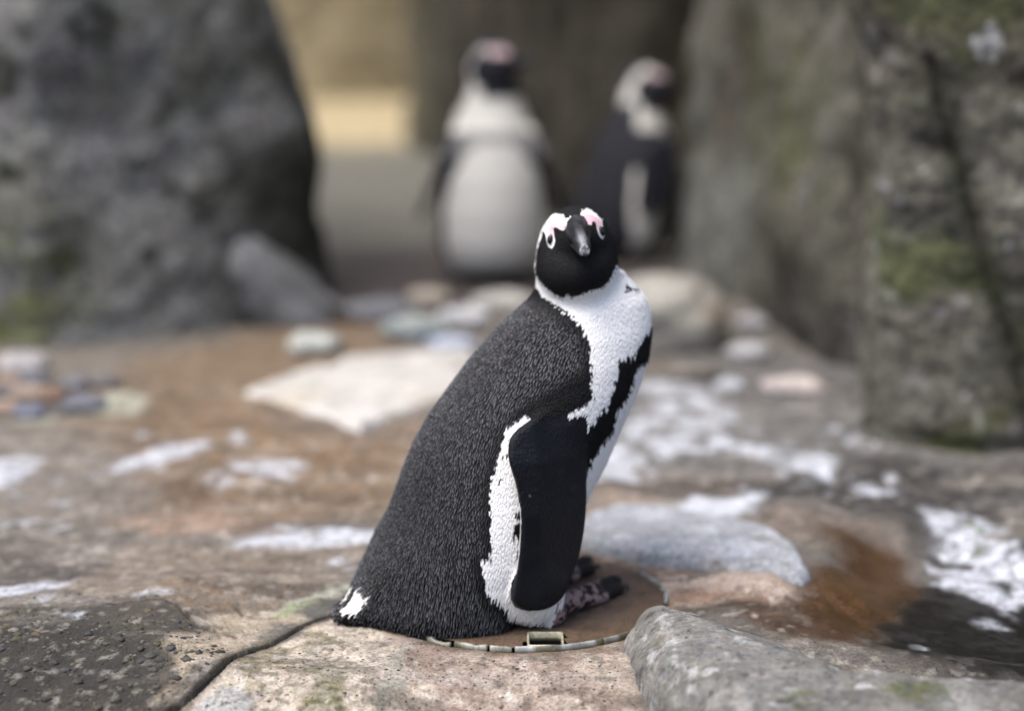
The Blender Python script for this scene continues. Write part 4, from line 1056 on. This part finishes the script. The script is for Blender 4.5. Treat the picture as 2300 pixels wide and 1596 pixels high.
ok = ((kf == 0) | (kf == 1)) & ~near_eye; Pf, Nf, Cf, kf, hqf = Pf[ok], Nf[ok], Cf[ok], kf[ok], hqf[ok]
r = np.random.default_rng(8); nfe = len(Pf)
ishead = (Pf[:, 2] > bird.loc(hz(880, 1290, .02))[2]) & (hqf[:, 0] > -.06)
Df = flow(Pf)
# on the head the feathers run back and down from the bill
beak0 = bird.loc(hz(915, 560, .045))
dh = Pf - beak0; dh /= np.linalg.norm(dh, axis=1, keepdims=True); dh[:, 2] -= .25
Df[ishead] = dh[ishead]
low = sstep(.10, .02, Pf[:, 2])
Lf = (.0074 + .0065 * low) * r.uniform(.8, 1.25, nfe); Lf[ishead] = .0042 * r.uniform(.7, 1.3, ishead.sum())
Wf_ = .00092 * r.uniform(.8, 1.2, nfe) * (1 + .1 * low); Wf_[ishead] *= .6
Wf_[kf == 1] *= 1.4
lf = (.0012 + .0022 * low + .004 * sstep(.035, .006, Pf[:, 2])) * r.uniform(.6, 1.4, nfe); lf[ishead] *= .55
lf[kf == 1] *= .3
intail = (Pf[:, 0] < tt[0] + .05) & (Pf[:, 2] < .07); Lf[intail] *= .65
near_pants = sstep(.035, .01, Pf[:, 2]) 
v1 = r.uniform(.5, 1.5, nfe)[:, None]
tipc = np.where((kf == 0)[:, None], np.array([.20, .206, .224]) * v1, WHT)
sheen = np.interp(Pf[:, 2], [.0, .10, .3, .4], [.75, .75, 1.0, 1.0])[:, None]
tipc = np.where((kf == 0)[:, None], tipc * sheen, tipc * r.uniform(.95, 1.0, nfe)[:, None])
# face, breast band and tail tip are plain black without pale tips
Mf = Pf.copy(); Mf[:, 1] = np.abs(Mf[:, 1]); pmf = proj(bird.wor(Mf))
plain = (kf == 0) & (ishead | inside(pmf, band) | (poly_sd(pmf, z3([(60, 1160), (200, 1190), (260, 1180), (330, 1330), (60, 1330)])) < 0))
tipc[plain] = np.array([.013, .010, .009]) * v1[plain]
tipc *= np.where((kf == 0) & ~plain, .2 + .8 * sstep(2, 34, -poly_sd(pmf, black_back)), 1)[:, None]
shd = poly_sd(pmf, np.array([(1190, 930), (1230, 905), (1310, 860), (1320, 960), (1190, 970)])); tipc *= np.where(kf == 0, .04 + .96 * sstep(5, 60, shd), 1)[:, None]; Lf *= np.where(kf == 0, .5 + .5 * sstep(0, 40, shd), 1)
rootc = np.where((kf == 0)[:, None], BLK * .6, WHT * .96)
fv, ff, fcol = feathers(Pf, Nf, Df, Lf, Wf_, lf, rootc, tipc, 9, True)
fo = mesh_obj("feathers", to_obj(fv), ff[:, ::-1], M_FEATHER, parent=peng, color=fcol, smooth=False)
fo["kind"] = "stuff"

# eyes, beak, claws
bw = BVHTree.FromPolygons([Vector(p) for p in bird.wor(V)], [tuple(int(i) for i in f) for f in F])
def hit(px, py):
    d = Vector(ray(px, py)).normalized(); h = bw.ray_cast(Vector(CAM), d)
    return np.array(h[0]), np.array(h[1])
def uv_ball(nu=24, nv=16):
    th = np.linspace(0, np.pi, nv); ph = np.linspace(0, 2 * np.pi, nu, endpoint=False)
    T_, P_ = np.meshgrid(th, ph, indexing='ij')
    return np.stack([np.sin(T_) * np.cos(P_), np.sin(T_) * np.sin(P_), np.cos(T_)], -1).reshape(-1, 3), grid_faces(nv, nu, wrap=True)
bv, bf = uv_ball()
for zx, zy in ((582, 585), (1170, 490)):
    p, nrm = hit(*z1([(zx, zy)])[0])
    R = np.array(Vector(nrm).to_track_quat('Z', 'Y').to_matrix())
    up = HU2 - (HU2 @ nrm) * nrm; up /= np.linalg.norm(up); sdv = np.cross(up, nrm)
    Bm = np.stack([sdv, up, nrm], 1)
    v = (bv * np.array([.0036, .0054, .0028])) @ Bm.T + p - nrm * .0012
    eye = mesh_obj("eye", to_obj(bird.loc(v)), bf, M_EYE, parent=peng)
# beak: upper and lower mandible lofted from the face to the hooked tip
def beak_loft(name, pts, hw, hh, colf, parent, top=True, n=26):
    pts = np.array(pts); s = np.linspace(0, 1, len(pts)); t = np.linspace(0, 1, 30)
    Vb, Cb = [], []
    cen = np.stack([np.interp(t, s, pts[:, k]) for k in range(3)], 1)
    w = np.interp(t, s, hw); h = np.interp(t, s, hh)
    for i in range(len(t)):
        for a in np.linspace(0, 2 * np.pi, n, endpoint=False):
            ca, sa = math.cos(a), math.sin(a)
            x = w[i] * np.sign(ca) * abs(ca) ** (.9 if sa > 0 else .7); z = h[i] * (sa if sa > 0 else sa * .6)
            if sa > 0: x *= 1 - .25 * sa
            Vb.append(cen[i] + HR2 * x + HU2 * z); Cb.append(colf(t[i], ca, sa))
    Vb = np.array(Vb); k = (len(t) - 1) * n
    Fb = [tuple(int(q) for q in f) for f in grid_faces(len(t), n, wrap=True)] + [tuple(range(k, k + n))]
    Lb = bird.loc(Vb); nz = fbm(Vb, 300, 3, 90)
    Cb = np.array(Cb) * (1 + .45 * nz[:, None])
    return mesh_obj(name, to_obj(Lb), Fb, M_BEAK, parent=parent, color=np.clip(Cb, 0, 1))
b0 = hz(905, 500, .030); tip = hz(978, 715, .030 + .060)
ax = tip - b0
def up_c(t, ca, sa):
    base = np.array([.009, .009, .010]); pale = np.array([.24, .25, .265]) * (1 + .5 * float(vnoise(np.array([[t * 9, ca * 4, sa * 4]]), 5)[0]))
    m = max(0, min(1, (sa - .6) * 3.2)) * sstep(.25, .6, t) if sa > 0 else 0
    bar = sstep(.72, .80, t) * (1 - .4 * sstep(.95, 1, t))
    nost = math.exp(-((t - .28) / .12) ** 2) * (abs(ca) > .5)
    m = max(float(m) * .8, float(bar) * .95)
    c = base * (1 - m) + pale * m
    mot = float(vnoise(np.array([[t * 12, ca * 5, sa * 5]]), 8)[0]); c = c + np.array([.05, .052, .058]) * max(mot, 0) * (sa > -.3)
    return c * (1 - .7 * nost)
beak = beak_loft("upper_beak", [b0 + HU2 * .004, b0 + ax * .25 + HU2 * .0035, b0 + ax * .5 + HU2 * .002, b0 + ax * .75 + HU2 * .0005, b0 + ax * .92, b0 + ax - HU2 * .001, b0 + ax * 1.01 - HU2 * .004],
          [.0150, .0130, .0098, .0078, .0064, .0052, .0030], [.0145, .0122, .0096, .0082, .0074, .0060, .0030], up_c, peng)
lb = beak_loft("lower_beak", [b0 - HU2 * .008, b0 + ax * .25 - HU2 * .0072, b0 + ax * .5 - HU2 * .0065, b0 + ax * .75 - HU2 * .0058, b0 + ax * .9 - HU2 * .0055, b0 + ax * .95 - HU2 * .005],
          [.0128, .0112, .0088, .0070, .0050, .0015], [.0050, .0050, .0046, .0042, .0036, .001], lambda t, ca, sa: np.array([.012, .012, .013]) * (1 - sstep(.7, .8, t)) + np.array([.10, .10, .10]) * sstep(.7, .8, t), peng)
def claw(a, b, rad, parent, toobj):
    a, b = np.asarray(a, float), np.asarray(b, float); e = b - a; L_ = np.linalg.norm(e); e /= L_
    up = np.array([0, 0, 1.]); s_ = np.cross(e, up); s_ /= np.linalg.norm(s_); up = np.cross(s_, e)
    Vc = []; n = 8; T_ = np.linspace(0, 1, 7)
    for t in T_:
        c = a + e * L_ * t + up * (.35 * L_ * math.sin(t * 2.2) - .45 * L_ * t * t); rr2 = rad * (1 - t) ** .7 + .0002
        for k in range(n):
            an = 2 * math.pi * k / n; Vc.append(c + s_ * rr2 * math.cos(an) + up * rr2 * math.sin(an))
    Fc = [tuple(int(q) for q in f) for f in grid_faces(7, n, wrap=True)]
    Cc = np.tile(np.array([.03, .028, .028]), (len(Vc), 1)); Cc[-4 * n:] = .012
    return mesh_obj("claw", toobj(np.array(Vc)), Fc, M_BEAK, parent=parent, color=Cc)
for sh in (np.zeros(3), shift):
    for tp in (t1, t2, t3):
        d = tp - kn; d[2] = 0; d /= np.linalg.norm(d)
        claw(tp + sh + d * .004, tp + sh + d * .017 - np.array([0, 0, tp[2] * .6]), .0034, peng, to_obj)

# ---------------------------------------------------------------- the two blurred penguins
def upright_penguin(Ow, yaw, head_yaw, label, scale=1.0, lean=0.0, flip_out=.012, band_dark=1.0, hp=0.0, zs=1.0, fat=1.0, fshift=0.0, crown_w=.024, flank=0.0, sh_an=80, b_an=60):
    b = Bird(Ow, yaw)
    prof = [(.026, -.014, .066, .074), (.042, -.006, .080, .086), (.08, .0, .088, .095), (.14, .006, .088, .095), (.20, .010, .082, .089), (.26, .010, .072, .078), (.30, .008, .060, .066), (.335, .006, .050, .054), (.365, .008, .044, .045), (.40, .01, .038, .038)]
    sec = np.array([(u * zs * scale, (f + lean * u) * scale, a * fat * scale, w * fat * scale) for u, f, a, w in prof])
    hc = np.array([(.014 + lean * .42) * scale, 0, .418 * zs * scale])
    ch, sh_ = math.cos(head_yaw), math.sin(head_yaw)
    cp, sp = math.cos(hp), math.sin(hp)
    hf = np.array([ch * cp, sh_ * cp, sp]); hr = np.array([-sh_, ch, 0]); hu = np.cross(hf, hr) * -1
    if hu[2] < 0: hu = -hu
    HBb = np.stack([hf, hr, hu], 1)
    fl = np.array([(.050, .296), (.062, .262), (.055, .20), (.035, .145), (.005, .118), (-.015, .125), (-.02, .17), (-.015, .23), (-.012, .262), (.012, .292)]) * scale * np.array([1, zs])
    fl = chaikin(fl, 2); fl[:, 0] += lean * fl[:, 1] + fshift
    rff = lambda f, u: np.interp(u, [0, .11 * scale, .25 * scale, .30 * scale, .34 * scale], [(.118 + flip_out) * scale, (.112 + flip_out) * scale, .090 * scale, .066 * scale, .045 * scale])
    pr = [(lambda P: ell(P, hc, HBb, np.array([.046, .041, .041]) * scale), .03, [hc], .05), (lambda P: ell(P, hc + hf * .030 * scale - hu * .004, HBb, np.array([.026, .018, .019]) * scale), .012),
          (flipper_fn(fl, rff, half=.003, side=1), .016), (flipper_fn(fl, rff, half=.003, side=-1), .016),
          (lambda P: rcone(P * np.array([1, .6, 1]), np.array([-.06, 0, .045]) * scale, np.array([-.125, 0, .012]) * scale, .03 * scale, .008), .02)]
    toes = []
    for sd_2 in (-1, 1):
        h_ = np.array([.035, .04 * sd_2, .012]) * scale
        pr.append((lambda P, h_=h_: rcone(P, h_ + np.array([-.01, 0, .04]), h_, .02, .012), .01))
        for k in (-1, 0, 1):
            t_ = h_ + np.array([.062 - .008 * abs(k), .024 * k, -.005]) * scale; toes.append((h_, t_))
            pr.append((lambda P, h_=h_, t_=t_: rcone(P, h_, t_, .010, .0065), .006))
    Vb, Fb = b.field((-.16 * scale, -.16 * scale, -.004), (.17 * scale, .16 * scale, .475 * scale), .0042, sec, pr)
    Vb = lap(Vb, Fb, 2)
    M_ = Vb.copy(); M_[:, 1] = np.abs(M_[:, 1])
    uu, fcs, aa_, bb_ = b.sec
    fcv = np.interp(Vb[:, 2], uu, fcs); an = np.degrees(np.arctan2(M_[:, 1] / .9, Vb[:, 0] - fcv))     # 0 = front
    u = Vb[:, 2] / scale / zs
    wob = 5 * fbm(Vb, 30, 3, 950)
    lim = np.interp(u, [0, .10, .20, .28, .33, .40], [88, 102, 112, 105, 112, 120]) + wob - flank * (u < .30)
    k = np.where(an > lim, 0, 1)
    # horseshoe band: over the breast and down the flanks
    bl_ = np.interp(u, [.0, .06, .20, .26, .285], [b_an, b_an, b_an - 2, 52, 30]) + wob; bw_ = np.interp(u, [0, .2, .26, .285], [9, 9, 12, 26])
    bandm = (u < .287) & (np.abs(an - bl_) < bw_) | ((u > .268) & (u < .290) & (an < 60)); k[bandm] = 0
    k[(u > .225) & (u < .315) & (an > sh_an)] = 0
    q = (Vb - hc) @ HBb / scale; hm = u > .372
    k[hm] = 1
    rad = np.hypot(q[:, 0] - .010, (q[:, 2] + .016) * .95); k[hm & (rad < .036)] = 0; face = hm & (q[:, 0] > .016); k[face] = 0
    throat = (u > .352) & (q[:, 0] > -.006) & (q[:, 2] < .0); k[throat] = 0
    crown = hm & (np.abs(q[:, 1]) < crown_w) & (q[:, 2] > .006); k[crown] = 0
    napem = (u > .33) & (q[:, 0] < -.012) & (np.abs(q[:, 1]) < crown_w + .004); k[napem] = 0
    pinkm = hm & (q[:, 0] > .010) & (q[:, 2] > .010) & (np.abs(q[:, 1]) > .012) & (q[:, 2] < .026)
    sd = poly_sd(M_[:, [0, 2]], fl); fm_ = (sd < .006) & (M_[:, 1] > rff(M_[:, 0], M_[:, 2]) - .010) & (u < .29)
    k[fm_] = 0
    Cb = np.zeros((len(Vb), 4)); Cb[:, :3] = np.array([.66, .65, .61]); Cb[k == 0, :3] = np.array([.012, .013, .020]); Cb[pinkm, :3] = np.array([.62, .47, .49])
    inn = fm_ & (M_[:, 1] < rff(M_[:, 0], M_[:, 2]) - .001); Cb[inn, :3] = .02
    arch = bandm & (u > .24); Cb[arch, :3] = Cb[arch, :3] * band_dark + (1 - band_dark) * .28
    ftm = (u < .028) & (Vb[:, 0] > .03 * scale); Cb[ftm, :3] = .015
    pe = empty("penguin", b.O); pe.rotation_euler = (0, 0, yaw)
    tag(pe, label, "penguin", "penguins on the rocks")
    mesh_obj("body", to_obj(Vb), Fb[:, ::-1], M_BODY, parent=pe, color=Cb)
    # plumage in tufts large enough for its distance
    mk = ~(fm_ | ftm | pinkm)
    P2, T2, W2 = poisson(Vb, Fb, .0052, 12, mk)
    nn = vnormals(Vb, Fb); N2 = (nn[T2] * W2[:, :, None]).sum(1); N2 /= np.linalg.norm(N2, axis=1, keepdims=True)
    c2 = Cb[T2[:, 0], :3]; n2 = len(P2); r2 = np.random.default_rng(3)
    D2 = np.tile(np.array([-.15, 0, -1.]), (n2, 1))
    fv2, ff2, fc2 = feathers(P2, N2, D2, .012 * r2.uniform(.7, 1.2, n2), np.full(n2, .0015), np.full(n2, .0012), c2, np.where(c2[:, :1] < .1, c2 + .035, c2), 4)
    o = mesh_obj("feathers", to_obj(fv2), ff2[:, ::-1], M_FEATHER, parent=pe, color=fc2, smooth=False); o["kind"] = "stuff"
    # beak, eyes, claws
    for nm, dz, L_, w_, h_ in (("upper_beak", -.002, .060, .0085, .0095), ("lower_beak", -.012, .054, .0075, .005)):
        Vk = []; n = 12
        for t in np.linspace(0, 1, 12):
            c = hc + (hf * (.040 + L_ * t * .98) + hu * (dz - .004 * t * t - (.005 * max(t - .85, 0) / .15 if dz > -.01 else 0))) * scale
            wi = (w_ * (1 - t) ** .5 * .9 + .001) * scale; hi_ = (h_ * (1 - t * .9) ** .6) * scale
            for a in np.linspace(0, 2 * np.pi, n, endpoint=False): Vk.append(c + hr * wi * math.cos(a) + hu * hi_ * math.sin(a))
        mesh_obj(nm, to_obj(np.array(Vk)), [tuple(int(q) for q in f) for f in grid_faces(12, n, wrap=True)], M_BEAK, parent=pe, color=np.tile([.014, .014, .015], (len(Vk), 1)))
    for sd_2 in (-1, 1):
        c = hc + (hf * .022 + hr * sd_2 * .030 + hu * .004) * scale
        mesh_obj("eye", to_obj(bv * .006 * scale + c), bf, M_EYE, parent=pe)
    for h_, t_ in toes:
        d = t_ - h_; d[2] = 0; d /= np.linalg.norm(d); claw(t_ + d * .004, t_ + d * .018 - np.array([0, 0, t_[2] * .6]), .004, pe, to_obj)
    return pe
gl = at_z(1104, 632, 0); gr = at_z(1378, 590, 0)
upright_penguin((gl[0], gl[1] + .03, gz(gl[0], gl[1])), math.radians(-82), math.radians(-60), "front facing blurred penguin with a broad white belly standing by the brown wall", scale=1.06, lean=-.02, band_dark=.10, hp=.05, flip_out=.03, fat=1.08, fshift=.01, crown_w=.030, b_an=80, sh_an=88)
upright_penguin((gr[0], gr[1] + .06, gz(gr[0], gr[1])), math.radians(20), math.radians(22), "blurred penguin seen from the side, its black back to the front facing one", scale=1.0, lean=.14, flip_out=.006, zs=.90, fat=1.15, fshift=.012, crown_w=.024, flank=2, sh_an=50)
